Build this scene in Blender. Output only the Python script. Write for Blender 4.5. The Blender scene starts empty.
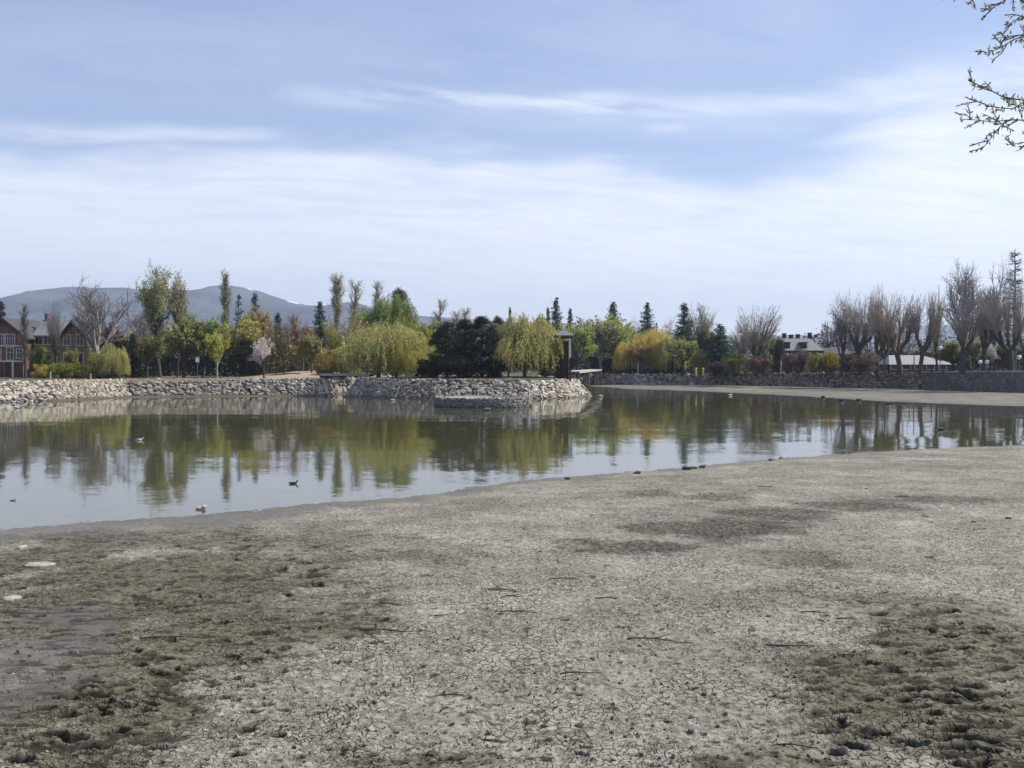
import bpy, math, random
import numpy as np

PI = math.pi
S = bpy.context.scene
COL = S.collection
random.seed(7)

# ------------------------------------------------------------------ helpers
CAMZ, FPX, HZ = 3.3, 1050.0, 366.0
def X(px, Y): return (px - 512.0) / FPX * Y
def Zat(py, Y): return CAMZ + (HZ - py) / FPX * Y
def smooth(a, b, x):
    t = np.clip((x - a) / (b - a), 0, 1)
    return t * t * (3 - 2 * t)

def _hash(ix, iy, seed):
    h = (ix.astype(np.int64) * 374761393 + iy.astype(np.int64) * 668265263 + seed * 974634777) & 0x7fffffff
    h = ((h ^ (h >> 13)) * 1274126177) & 0x7fffffff
    h = h ^ (h >> 16)
    return (h & 0xffffff) / float(0xffffff)
def vnoise(x, y, seed=0):
    x = np.asarray(x, float); y = np.asarray(y, float)
    ix = np.floor(x); iy = np.floor(y); fx = x - ix; fy = y - iy
    fx = fx * fx * (3 - 2 * fx); fy = fy * fy * (3 - 2 * fy)
    a = _hash(ix, iy, seed); b = _hash(ix + 1, iy, seed); c = _hash(ix, iy + 1, seed); d = _hash(ix + 1, iy + 1, seed)
    return (a * (1 - fx) + b * fx) * (1 - fy) + (c * (1 - fx) + d * fx) * fy
def fbm(x, y, seed=0, octv=4):
    v = 0; amp = 0.5; t = 0
    for k in range(octv):
        v = v + amp * vnoise(x * 2 ** k + 17.3 * k, y * 2 ** k - 9.1 * k, seed + k); t += amp; amp *= 0.5
    return v / t

def mesh_np(name, V, faces):
    """faces: list of int arrays (N,3) or (N,4)"""
    V = np.asarray(V, np.float32).reshape(-1, 3)
    me = bpy.data.meshes.new(name)
    me.vertices.add(len(V)); me.vertices.foreach_set('co', V.ravel())
    faces = [np.asarray(f, np.int32) for f in faces if len(f)]
    nl = sum(f.size for f in faces); nf = sum(len(f) for f in faces)
    me.loops.add(nl); me.polygons.add(nf)
    me.loops.foreach_set('vertex_index', np.concatenate([f.ravel() for f in faces]))
    tot = np.concatenate([np.full(len(f), f.shape[1], np.int32) for f in faces])
    st = np.zeros(nf, np.int32); st[1:] = np.cumsum(tot)[:-1]
    me.polygons.foreach_set('loop_start', st)
    try: me.polygons.foreach_set('loop_total', tot)
    except Exception: pass
    me.polygons.foreach_set('use_smooth', np.zeros(nf, bool))
    me.update(calc_edges=True); me.validate()
    return me

class MB:
    """collects shapes for ONE mesh"""
    def __init__(s): s.V = []; s.F3 = []; s.F4 = []; s.n = 0
    def add(s, V, F):
        V = np.asarray(V, float).reshape(-1, 3); F = np.asarray(F, np.int64)
        (s.F3 if F.shape[1] == 3 else s.F4).append(F + s.n); s.V.append(V); s.n += len(V)
    def box(s, x0, x1, y0, y1, z0, z1):
        V = [(x, y, z) for z in (z0, z1) for y in (y0, y1) for x in (x0, x1)]
        s.add(V, [(0, 2, 3, 1), (4, 5, 7, 6), (0, 1, 5, 4), (2, 6, 7, 3), (0, 4, 6, 2), (1, 3, 7, 5)])
    def prism(s, poly, y0, y1):
        """poly of (x,z), convex, extruded along y"""
        n = len(poly); V = [(x, y0, z) for x, z in poly] + [(x, y1, z) for x, z in poly]
        s.add(V, [(i, (i + 1) % n, n + (i + 1) % n, n + i) for i in range(n)])
        for k in range(1, n - 1): s.add([V[0], V[k], V[k + 1], V[n], V[n + k], V[n + k + 1]], [(0, 2, 1), (3, 4, 5)])
    def prism_x(s, poly, x0, x1):
        n = len(poly); V = [(x0, y, z) for y, z in poly] + [(x1, y, z) for y, z in poly]
        s.add(V, [(i, n + i, n + (i + 1) % n, (i + 1) % n) for i in range(n)])
        for k in range(1, n - 1): s.add([V[0], V[k], V[k + 1], V[n], V[n + k], V[n + k + 1]], [(0, 1, 2), (3, 5, 4)])
    def tube(s, P, R, n=6, cap=True):
        P = np.asarray(P, float); R = np.asarray(R, float); k = len(P)
        T = np.gradient(P, axis=0); T /= np.linalg.norm(T, axis=1)[:, None] + 1e-9
        ref = np.array([0, 0, 1.]) if abs(T[0, 2]) < .8 else np.array([1., 0, 0])
        A = np.cross(T, ref); A /= np.linalg.norm(A, axis=1)[:, None] + 1e-9; B = np.cross(T, A)
        th = np.arange(n) * 2 * PI / n
        V = P[:, None] + R[:, None, None] * (np.cos(th)[None, :, None] * A[:, None] + np.sin(th)[None, :, None] * B[:, None])
        F = []
        for i in range(k - 1):
            for j in range(n): F.append((i * n + j, i * n + (j + 1) % n, (i + 1) * n + (j + 1) % n, (i + 1) * n + j))
        s.add(V.reshape(-1, 3), F)
        if cap:
            V = np.vstack([V[-1], P[-1] + T[-1] * R[-1] * .4])
            s.add(V, [(j, (j + 1) % n, n) for j in range(n)])
    def twigs(s, P0, P1, r0, r1):
        """many thin three-sided sticks at once"""
        P0 = np.asarray(P0, float); P1 = np.asarray(P1, float); N = len(P0)
        if N == 0: return
        T = P1 - P0; T /= np.linalg.norm(T, axis=1)[:, None] + 1e-9
        ref = np.where(np.abs(T[:, 2:3]) < .8, np.array([[0, 0, 1.]]), np.array([[1., 0, 0]]))
        A = np.cross(T, ref); A /= np.linalg.norm(A, axis=1)[:, None] + 1e-9; B = np.cross(T, A)
        r0 = np.broadcast_to(r0, (N,))[:, None]; r1 = np.broadcast_to(r1, (N,))[:, None]
        vs = []
        for P, r in ((P0, r0), (P1, r1)):
            for a in (0, 2.094, 4.189): vs.append(P + r * (math.cos(a) * A + math.sin(a) * B))
        V = np.stack(vs, 1).reshape(-1, 3); b = np.arange(N)[:, None] * 6
        F = np.concatenate([b + np.array([[j, (j + 1) % 3, 3 + (j + 1) % 3, 3 + j]]) for j in range(3)])
        s.add(V, F)
    def leaves(s, C, L, W, rng, axis=None, jit=1.0):
        """leaf-sized quads: centre C, length L along axis (random if None)"""
        C = np.asarray(C, float); N = len(C)
        if N == 0: return
        a = rng.normal(size=(N, 3))
        if axis is not None: a = np.asarray(axis, float) + a * jit * .5
        a /= np.linalg.norm(a, axis=1)[:, None] + 1e-9
        b = np.cross(a, rng.normal(size=(N, 3))); b /= np.linalg.norm(b, axis=1)[:, None] + 1e-9
        L = np.broadcast_to(L, (N,))[:, None] * rng.uniform(.7, 1.3, (N, 1)); W = np.broadcast_to(W, (N,))[:, None] * rng.uniform(.7, 1.3, (N, 1))
        V = np.stack([C - a * L / 2, C + b * W / 2 - a * L * .05, C + a * L / 2, C - b * W / 2 + a * L * .05], 1).reshape(-1, 3)
        s.add(V, np.arange(N * 4).reshape(-1, 4))
    def mesh(s, name, smoothf=False):
        F = []
        if s.F3: F.append(np.concatenate(s.F3))
        if s.F4: F.append(np.concatenate(s.F4))
        me = mesh_np(name, np.concatenate(s.V), F)
        if smoothf: me.polygons.foreach_set('use_smooth', np.ones(len(me.polygons), bool))
        return me
    def arr(s): return np.concatenate(s.V)

def link(name, me, mat=None, parent=None, loc=(0, 0, 0), rz=0, color=None):
    o = bpy.data.objects.new(name, me); COL.objects.link(o)
    o.location = loc; o.rotation_euler = (0, 0, rz)
    if parent: o.parent = parent
    if mat and me is not None and not me.materials: me.materials.append(mat)
    if color: o.color = (*color, 1)
    return o
def thing(name, label, cat, loc=(0, 0, 0), rz=0, group=None):
    o = bpy.data.objects.new(name, None); COL.objects.link(o); o.location = loc; o.rotation_euler = (0, 0, rz)
    o.empty_display_size = .3
    return tag(o, label, cat, group)
def tag(o, label, cat, group=None, kind=None):
    o['label'] = label; o['category'] = cat
    if group: o['group'] = group
    if kind: o['kind'] = kind
    return o
def struct(name, me, mat):
    o = link(name, me, mat); o['kind'] = 'structure'; return o

# ------------------------------------------------------------------ materials
class NT:
    def __init__(s, m): s.t = m.node_tree; s.n = s.t.nodes; s.l = s.t.links
    def new(s, typ, **kw):
        nd = s.n.new(typ)
        for k, v in kw.items():
            if k.startswith('_'): setattr(nd, k[1:], v)
        for k, v in kw.items():
            if not k.startswith('_'): s.set(nd, k, v)
        return nd
    def set(s, nd, k, v):
        sk = nd.inputs[int(k[1:])] if (k[0] == 'i' and k[1:].isdigit()) else nd.inputs[k.replace('__', ' ')]
        if hasattr(v, 'is_linked') or isinstance(v, bpy.types.NodeSocket): s.l.new(v, sk)
        else: sk.default_value = v
    def math(s, op, a, b=None, clamp=False):
        nd = s.n.new('ShaderNodeMath'); nd.operation = op; nd.use_clamp = clamp
        s.set(nd, 'i0', a)
        if b is not None: s.set(nd, 'i1', b)
        return nd.outputs[0]
    def vmath(s, op, a, b=None):
        nd = s.n.new('ShaderNodeVectorMath'); nd.operation = op; s.set(nd, 'i0', a)
        if b is not None: s.set(nd, 'i1', b)
        return nd.outputs[0]
    def mix(s, f, a, b, mode='MIX'):
        nd = s.n.new('ShaderNodeMix'); nd.data_type = 'RGBA'; nd.blend_type = mode
        s.set(nd, 'i0', f); s.set(nd, 'i6', a); s.set(nd, 'i7', b); return nd.outputs[2]
    def ramp(s, f, stops):
        nd = s.n.new('ShaderNodeMapRange'); nd.interpolation_type = 'SMOOTHSTEP'
        s.set(nd, 'i0', f); s.set(nd, 'i1', stops[0]); s.set(nd, 'i2', stops[1]); s.set(nd, 'i3', stops[2] if len(stops) > 2 else 0.); s.set(nd, 'i4', stops[3] if len(stops) > 3 else 1.)
        return nd.outputs[0]
    def noise(s, vec, scale, detail=4., rough=.55, out=0, dist=0.):
        nd = s.n.new('ShaderNodeTexNoise')
        if vec is not None: s.set(nd, 'Vector', vec)
        nd.inputs['Scale'].default_value = scale; nd.inputs['Detail'].default_value = detail
        nd.inputs['Roughness'].default_value = rough; nd.inputs['Distortion'].default_value = dist
        return nd.outputs[out]
def c4(c): return (c[0], c[1], c[2], 1.0)
def new_mat(name):
    m = bpy.data.materials.new(name); m.use_nodes = True
    t = NT(m); t.b = t.n['Principled BSDF']; t.out = t.n['Material Output']; t.b.inputs['Roughness'].default_value = .85
    t.pos = t.n.new('ShaderNodeNewGeometry').outputs['Position']; return m, t
def bump(t, h, strength=1., dist=.02):
    b = t.new('ShaderNodeBump', Strength=strength, Distance=dist, Height=h); t.set(t.b, 'Normal', b.outputs[0])
def simple(name, c1, c2, scale=3., rough=.8, bumpd=0, bscale=None):
    m, t = new_mat(name)
    n = t.noise(t.pos, scale, 5., .6)
    t.set(t.b, 'Base Color', t.mix(t.ramp(n, (.3, .7)), c4(c1), c4(c2))); t.b.inputs['Roughness'].default_value = rough
    if bumpd: bump(t, t.noise(t.pos, bscale or scale * 3, 5.), 1., bumpd)
    return m

def leaf_mat(name, trans=.35, var=.5):
    """object colour varied leaf by leaf and clump by clump, with light passing through"""
    m, t = new_mat(name)
    oi = t.new('ShaderNodeObjectInfo'); g = t.n.new('ShaderNodeNewGeometry')
    r = g.outputs['Random Per Island']
    f = t.math('ADD', t.ramp(r, (0, 1, 1.5 - var, 1.5 + var)), t.ramp(t.noise(t.pos, .9, 2.), (.3, .7, -.25, .25)))
    col = t.vmath('SCALE', oi.outputs['Color']); col.node.inputs['Scale'].default_value = 1; t.l.new(f, col.node.inputs['Scale'])
    t.set(t.b, 'Base Color', col); t.b.inputs['Roughness'].default_value = .6; t.b.inputs['Specular IOR Level'].default_value = .25
    if trans > 0:
        tr = t.new('ShaderNodeBsdfTranslucent', Color=col)
        ms = t.n.new('ShaderNodeMixShader'); t.set(ms, 'i0', trans); t.l.new(t.b.outputs[0], ms.inputs[1]); t.l.new(tr.outputs[0], ms.inputs[2])
        t.l.new(ms.outputs[0], t.out.inputs[0])
    return m
M = {}
M['leaf'] = leaf_mat('spring_leaves', .5)
M['needle'] = leaf_mat('needles', .1, .6)
M['twig'] = leaf_mat('bare_twigs', 0, .35)
def bark():
    m, t = new_mat('bark'); oi = t.new('ShaderNodeObjectInfo')
    n = t.noise(t.vmath('MULTIPLY', t.pos, (6., 6., 1.2)), 1.5, 5., .65)
    col = t.mix(t.ramp(n, (.35, .7)), oi.outputs['Color'], (.1, .09, .08, 1)); t.set(t.b, 'Base Color', t.mix(.35, oi.outputs['Color'], col))
    bump(t, n, 1., .05); return m
M['bark'] = bark()

def stone_mat(name, a, b, c, scale=1.):
    m, t = new_mat(name); g = t.n.new('ShaderNodeNewGeometry')
    r = g.outputs['Random Per Island']
    col = t.mix(t.ramp(r, (.1, .7)), c4(a), c4(b)); col = t.mix(t.ramp(t.math('FRACT', t.math('MULTIPLY', r, 7.3)), (.7, .95)), col, c4(c))
    n = t.noise(t.pos, 3.5 * scale, 6., .7)
    col = t.mix(t.ramp(n, (.35, .75, .0, .55)), col, (.1, .095, .085, 1))
    zz = t.new('ShaderNodeSeparateXYZ', Vector=t.pos).outputs[2]; wl = t.ramp(t.math('ADD', zz, t.math('MULTIPLY', t.noise(t.pos, 1.1, 4.), .5)), (.3, .62, .75, 0.)); col = t.mix(wl, col, (.07, .064, .046, 1))
    t.set(t.b, 'Base Color', col); bump(t, t.noise(t.pos, 9 * scale, 5., .7), 1., .06); return m
M['rubble'] = stone_mat('rubble_stone', (.30, .26, .205), (.45, .40, .325), (.2, .175, .14))
M['rubble_pale'] = stone_mat('pale_rubble_stone', (.42, .365, .285), (.6, .54, .44), (.27, .23, .18))
M['rubble_dark'] = stone_mat('grey_rubble_stone', (.2, .172, .135), (.34, .3, .24), (.13, .11, .085))
M['wallstone'] = stone_mat('wall_stone', (.2, .195, .18), (.31, .3, .28), (.13, .12, .11), 2.)
M['soil'] = simple('bank_soil', (.07, .06, .05), (.13, .115, .095), 2., .95, .04)
M['plaster'] = simple('pale_plaster', (.55, .5, .42), (.64, .6, .52), 1.2, .9)
M['white'] = simple('white_paint', (.7, .7, .68), (.8, .8, .78), 2., .6)
M['slate'] = simple('slate_roof', (.13, .14, .14), (.2, .21, .2), 1.4, .6, .02, 8.)
M['tiles_dark'] = simple('dark_roof', (.035, .035, .04), (.07, .065, .065), 2., .7, .02, 8.)
M['darkwood'] = simple('dark_wood', (.035, .02, .015), (.06, .035, .025), 3., .8)
M['redwood'] = simple('red_brown_paint', (.09, .03, .022), (.13, .045, .03), 2., .75)
M['concrete'] = simple('concrete', (.34, .33, .31), (.45, .44, .41), 2.5, .85, .01)
M['metal'] = simple('grey_metal', (.12, .12, .12), (.17, .17, .17), 3., .5)
def glass():
    m, t = new_mat('window_glass'); t.set(t.b, 'Base Color', (.02, .022, .025, 1)); t.b.inputs['Roughness'].default_value = .08; return m
M['glass'] = glass()
def brick(name, a, b, mort, sc):
    m, t = new_mat(name); tc = t.n.new('ShaderNodeTexCoord').outputs['Object']
    s = t.new('ShaderNodeSeparateXYZ', Vector=tc)
    v = t.new('ShaderNodeCombineXYZ', X=t.math('ADD', s.outputs[0], s.outputs[1]), Y=s.outputs[2])
    bt = t.new('ShaderNodeTexBrick', Vector=v.outputs[0], Scale=sc, Color1=c4(a), Color2=c4(b), Mortar=c4(mort)); bt.inputs['Mortar Size'].default_value = .015
    n = t.noise(t.pos, 1.2, 4.)
    t.set(t.b, 'Base Color', t.mix(t.ramp(n, (.35, .7, 0., .45)), bt.outputs[0], c4([x * .55 for x in a])))
    bump(t, bt.outputs[1], .6, -.01); return m
M['brick'] = brick('red_brick', (.24, .085, .055), (.17, .064, .045), (.26, .2, .17), 4.)
M['brick_tan'] = brick('ochre_brick', (.30, .19, .105), (.25, .155, .085), (.28, .24, .2), 4.)
M['brick_dark'] = brick('dark_brown_brick', (.045, .022, .016), (.032, .017, .013), (.06, .05, .045), 5.)

# ------------------------------------------------------------------ lake plan (metres; water level z = 0)
OUT = np.array([(-46.8, 96), (-49.5, 85), (-54, 60), (-48, 20), (-35, 2.6), (0, 2.2), (10, 2.2), (40, 5), (70, 25), (82, 60), (77, 98),
                (59.5, 122), (53, 144), (43, 157), (31, 174), (14, 182), (10.5, 178), (8.5, 140), (2, 138), (-14, 134), (-21, 123),
                (-19.6, 115), (-28.7, 115), (-40.5, 111.5), (-43, 100)], float)[::-1]
CEN = np.array([12., 80.])
def densify(P, step, closed=True):
    Q = []; n = len(P)
    for i in range(n if closed else n - 1):
        a = P[i]; b = P[(i + 1) % n]; k = max(1, int(np.linalg.norm(b - a) / step))
        for j in range(k): Q.append(a + (b - a) * j / k)
    if not closed: Q.append(P[-1])
    return np.array(Q)
def zg(x, y):
    """bank and land level"""
    x = np.asarray(x, float); y = np.asarray(y, float)
    z = 1.7 + .17 * smooth(10, 90, y) + .8 * smooth(15, 50, x) * smooth(60, 110, y) * (1 - smooth(118, 185, y) * .75)
    z = z + .85 * np.exp(-(((x + 25) / 6.5) ** 2 + ((y - 130) / 6) ** 2))
    far = smooth(180, 600, np.hypot(x, y - 80))
    return z + far * (fbm(x / 400, y / 400, 3, 3) - .5) * 1.2 - far * .3
def out_dir(P):
    d = P - CEN; return d / np.linalg.norm(d, axis=1)[:, None]

# near waterline (camera side) and far mud-flat waterline, both on z = 0
NEAR = np.array([(-60, 16), (-30, 19.5), (-16, 19.6), (-10.2, 21), (-8.7, 22), (-6.8, 23.3), (-5, 25), (-2.8, 26.2), (-1.6, 27.6), (.25, 30), (2.7, 32), (6.2, 34.6), (9.6, 37.4), (13.4, 40.2), (18, 42.6), (21.8, 44.2), (30, 47), (44, 55), (56, 70), (60, 76), (90, 80)], float)
FAR = np.array([(13, 175), (12.6, 168), (17, 150), (24, 139), (29.5, 124), (32.8, 106), (37, 93), (41.5, 87), (52, 82), (58, 79), (60, 76), (90, 78), (110, 130), (60, 200), (13, 190)], float)
def seg_dist(x, y, P, closed=False):
    d = np.full(x.shape, 1e9); n = len(P)
    for i in range(n if closed else n - 1):
        a = P[i]; b = P[(i + 1) % n]; ab = b - a
        t = np.clip(((x - a[0]) * ab[0] + (y - a[1]) * ab[1]) / (ab @ ab), 0, 1)
        d = np.minimum(d, np.hypot(x - a[0] - t * ab[0], y - a[1] - t * ab[1]))
    return d
def inside(x, y, P):
    r = np.zeros(x.shape, bool); n = len(P)
    for i in range(n):
        x0, y0 = P[i]; x1, y1 = P[(i + 1) % n]
        if y0 == y1: continue
        c = ((y0 > y) != (y1 > y)) & (x < (x1 - x0) * (y - y0) / (y1 - y0) + x0); r ^= c
    return r
LEFTB = np.array([(-43.6, 99.4), (-40.5, 111.3), (-28.7, 114.8), (-22, 114.9)])
def mud_base(x, y):
    d = seg_dist(x, y, NEAR); near_in = y < np.interp(x, NEAR[:, 0], NEAR[:, 1])
    sd = np.where(near_in, d, -d) + (fbm(x / 3., y / 3., 21, 5) - .5) * 2.3 * smooth(0, 6, d + 2)
    zn = np.where(sd > 0, .34 * (1 - np.exp(-sd / 11.)), .035 * sd)
    d2 = seg_dist(x, y, FAR, True); s2 = np.where(inside(x, y, FAR), d2, -d2) + (fbm(x / 5., y / 5., 31, 3) - .5) * 3.2
    zf = np.where(s2 > 0, .2 * (1 - np.exp(-s2 / 9.)), .035 * s2)
    d3 = seg_dist(x, y, LEFTB); zs = np.where((y > 60), .16 - .13 * d3 + (fbm(x / 2., y / 2., 37, 2) - .5) * .12, -1)
    return np.maximum(np.maximum(np.maximum(zn, zf), zs), -.9), sd, s2
def mudpt(px, py):
    z = .25
    for _ in range(6):
        Y = (CAMZ - z) * FPX / (py - HZ); x = X(px, Y); z = float(mud_base(np.array([x]), np.array([Y]))[0][0])
    return x, Y, z

# ---- lake bed: one sheet of mud, finely meshed where one can see its relief
def build_mud():
    rng = np.random.default_rng(5)
    fine = np.arange(-.52, .5201, .00098)
    ang = np.concatenate([np.arange(-1.75, -.53, .03), fine, np.arange(.54, 1.75, .03)])
    r = [2.]
    while r[-1] < 7: r.append(r[-1] + .15)
    while r[-1] < 50: r.append(r[-1] + max(.010, .55 * r[-1] ** 2 / 3150))
    while r[-1] < 190: r.append(r[-1] + .55)
    while r[-1] < 240: r.append(r[-1] + 4)
    r = np.array(r)
    A, R = np.meshgrid(ang, r); x = (np.sin(A) * R); y = (np.cos(A) * R); sh = x.shape
    x = x.ravel(); y = y.ravel()
    z, sd, s2 = mud_base(x, y)
    dry = smooth(.3, 3, sd)
    # ---- wet, damp and algae stains: (px, py, rx, ry, strength) spots on the real mud
    def stains(lst, seed, warp=.35):
        v = np.zeros(x.shape); n = fbm(x * 1.1, y * .8, seed, 4) - .5; n2 = fbm(x * 5, y * 4, seed + 9, 3) - .5
        for px, py, rx, ry, k in lst:
            cx, cy, cz = mudpt(px, py); ex = rx * cy / FPX; ey = ry * cy * cy / (FPX * 3.)
            q = np.hypot((x - cx) / ex, (y - cy) / ey) + n * 2 * warp * 2 + n2 * .7
            v = np.maximum(v, k * (1 - smooth(.55, 1.15, q)))
        return v
    dark = stains([(640, 546, 65, 9, 1), (655, 528, 45, 8, .9), (720, 528, 75, 14, 1), (770, 513, 60, 8, .9), (850, 506, 70, 6, .85), (940, 500, 60, 5, .8), (655, 494, 36, 5, .8), (715, 497, 36, 5, .75), (820, 563, 45, 8, .7), (770, 590, 40, 5, .3), (790, 560, 70, 11, .45), (420, 556, 120, 6, .6),
                   (900, 570, 40, 6, .25)], 41, .26)
    brown = stains([(150, 590, 230, 60, .9), (200, 640, 170, 60, .9), (110, 700, 130, 60, 1), (300, 610, 70, 40, .5), (60, 745, 90, 40, 1), (960, 640, 110, 50, .9), (930, 700, 130, 60, 1), (1010, 740, 120, 50, 1), (860, 720, 60, 40, .6),
                    (330, 545, 120, 18, .4), (420, 762, 120, 14, .55), (760, 762, 100, 14, .5), (40, 560, 90, 22, .9), (960, 610, 70, 16, .7), (270, 640, 90, 40, .8), (230, 570, 150, 22, .8), (150, 540, 150, 12, .7), (560, 740, 60, 10, .3), (640, 610, 60, 8, .25)], 51)
    wet = stains([(62, 615, 48, 14, 1), (35, 655, 70, 26, .95), (5, 700, 60, 40, .9), (75, 640, 45, 30, .95), (40, 690, 55, 30, .9)], 61, .12)
    shw = 1.1 + 2.6 * (1 - smooth(-9, 3, x)); shore = (1 - smooth(.15, 1., (sd + (fbm(x * .8, y * .8, 77, 4) - .5) * 2.4) / shw)) * (sd > -20) * (y < 70)
    shore2 = (1 - smooth(.3, 3.5, s2)) * (s2 > -40) * (y > 70)
    dark = np.maximum(dark, .42 * (y > 70) * (x > 8) * (.6 + .8 * fbm(x / 6., y / 14., 91, 3)))
    shelf = (1 - smooth(1.5, 5, seg_dist(x, y, LEFTB))); brown = np.maximum(brown, shelf)
    wetn = np.clip(np.maximum(np.maximum(wet, shore), np.maximum(shore2 * .8, shelf * .5)), 0, 1)
    # ---- relief
    near = (R.ravel() < 52)
    h = np.zeros(x.shape); xn = x[near]; yn = y[near]
    rel = (fbm(xn * 1.6, yn * 1.6, 1, 4) - .5) * .05 + (fbm(xn * 9, yn * 9, 2, 3) - .5) * .04
    cl = vnoise(xn * 16, yn * 16, 6); rel += smooth(.72, .95, cl) * .014 * (.3 + fbm(xn * 1.3, yn * 1.3, 8, 2)) * 1.3
    bb = brown[near]
    pit = fbm(xn * 6., yn * 12., 12, 2); g1 = smooth(.62, .76, pit) * bb; rel -= g1 * .014
    pit2 = fbm(xn * 3.4, yn * 8., 15, 2); g2 = smooth(.64, .76, pit2) * np.clip(.05 + bb, 0, 1); rel -= g2 * .022
    h[near] = rel * (.35 + .65 * dry[near]) * (1 - .8 * wet[near])
    # scattered small holes everywhere
    pts = []
    for k in range(700):
        px = rng.uniform(-20, 1044); py = 470 + 298 * rng.uniform(0, 1) ** .8
        pts.append((px, py, rng.uniform(.03, .085), rng.uniform(.018, .04), rng.uniform(.025, .05), rng.uniform(-.3, .3)))
    def cluster(n, px, py, sx, sy, L=(.09, .17), dep=(.06, .12), tilt=-.1):
        for k in range(n):
            pts.append((rng.normal(px, sx), rng.normal(py, sy), rng.uniform(*L), rng.uniform(.05, .085), rng.uniform(*dep), tilt + rng.normal(0, .25)))
    cluster(30, 930, 665, 58, 38); cluster(12, 960, 740, 40, 18); cluster(34, 215, 645, 85, 40, (.08, .15), (.05, .1)); cluster(8, 110, 725, 36, 22, (.08, .13), (.07, .11))
    cluster(12, 250, 565, 70, 16, (.09, .15), (.06, .1)); cluster(16, 150, 600, 90, 25, (.08, .13), (.055, .09)); cluster(10, 1000, 525, 60, 10, (.06, .1), (.05, .08)); cluster(8, 820, 750, 60, 12, (.07, .12), (.04, .08))
    for px, py in [(78, 690), (92, 697), (98, 711), (123, 693), (122, 709), (143, 706), (40, 711), (52, 700), (60, 719), (52, 738), (210, 687), (235, 666), (275, 658), (255, 684), (230, 658), (180, 683), (90, 750), (150, 752), (15, 762),
                   (905, 692), (915, 690), (955, 692), (965, 700), (905, 703), (950, 705), (870, 701), (906, 743), (960, 740), (935, 652), (905, 655), (955, 650), (985, 630), (930, 630), (950, 636), (880, 644),
                   (243, 541), (266, 547), (285, 556), (287, 560), (302, 564), (313, 577), (232, 536)]:
        pts.append((px, py, rng.uniform(.1, .17), rng.uniform(.055, .08), rng.uniform(.08, .13), rng.uniform(-.35, .1)))
    H2 = h.reshape(sh); X2 = x.reshape(sh); Y2 = y.reshape(sh)
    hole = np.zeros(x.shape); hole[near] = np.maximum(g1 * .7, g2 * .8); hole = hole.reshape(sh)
    for px, py, L, Wd, dep, tl in pts:
        if py < 455: continue
        cx, cy, cz = mudpt(px, py)
        if dep > .05: Wd = Wd * (1. + .8 * float(smooth(10, 17, cy)))
        rr = math.hypot(cx, cy); aa = math.atan2(cx, cy)
        i0 = np.searchsorted(r, rr - .35); i1 = np.searchsorted(r, rr + .35); j0 = np.searchsorted(ang, aa - .4 / rr); j1 = np.searchsorted(ang, aa + .4 / rr)
        if i1 <= i0 or j1 <= j0: continue
        dx = X2[i0:i1, j0:j1] - cx; dy = Y2[i0:i1, j0:j1] - cy
        u = dx * math.cos(tl) + dy * math.sin(tl); v = -dx * math.sin(tl) + dy * math.cos(tl)
        q = np.hypot(u / L, v / Wd) + .25 * (vnoise(dx * 22 + cx * 9, dy * 22, 4) - .5)
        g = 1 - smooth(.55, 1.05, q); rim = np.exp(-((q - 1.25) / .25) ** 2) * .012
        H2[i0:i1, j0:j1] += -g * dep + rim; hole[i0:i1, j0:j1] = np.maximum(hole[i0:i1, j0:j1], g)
    z = z + H2.ravel()
    nr, na = sh
    i = np.arange(nr - 1)[:, None] * na + np.arange(na - 1)[None]; i = i.ravel()
    me = mesh_np('lakebed', np.stack([x, y, z], 1), [np.stack([i, i + na, i + na + 1, i + 1], 1)])
    me.polygons.foreach_set('use_smooth', np.ones(len(me.polygons), bool))
    for nm, v in (('damp', dark), ('brown', brown), ('wet', wetn), ('pit_shade', hole.ravel() ** .5)):
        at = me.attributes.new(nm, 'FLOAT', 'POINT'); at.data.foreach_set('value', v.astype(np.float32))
    return me
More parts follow.
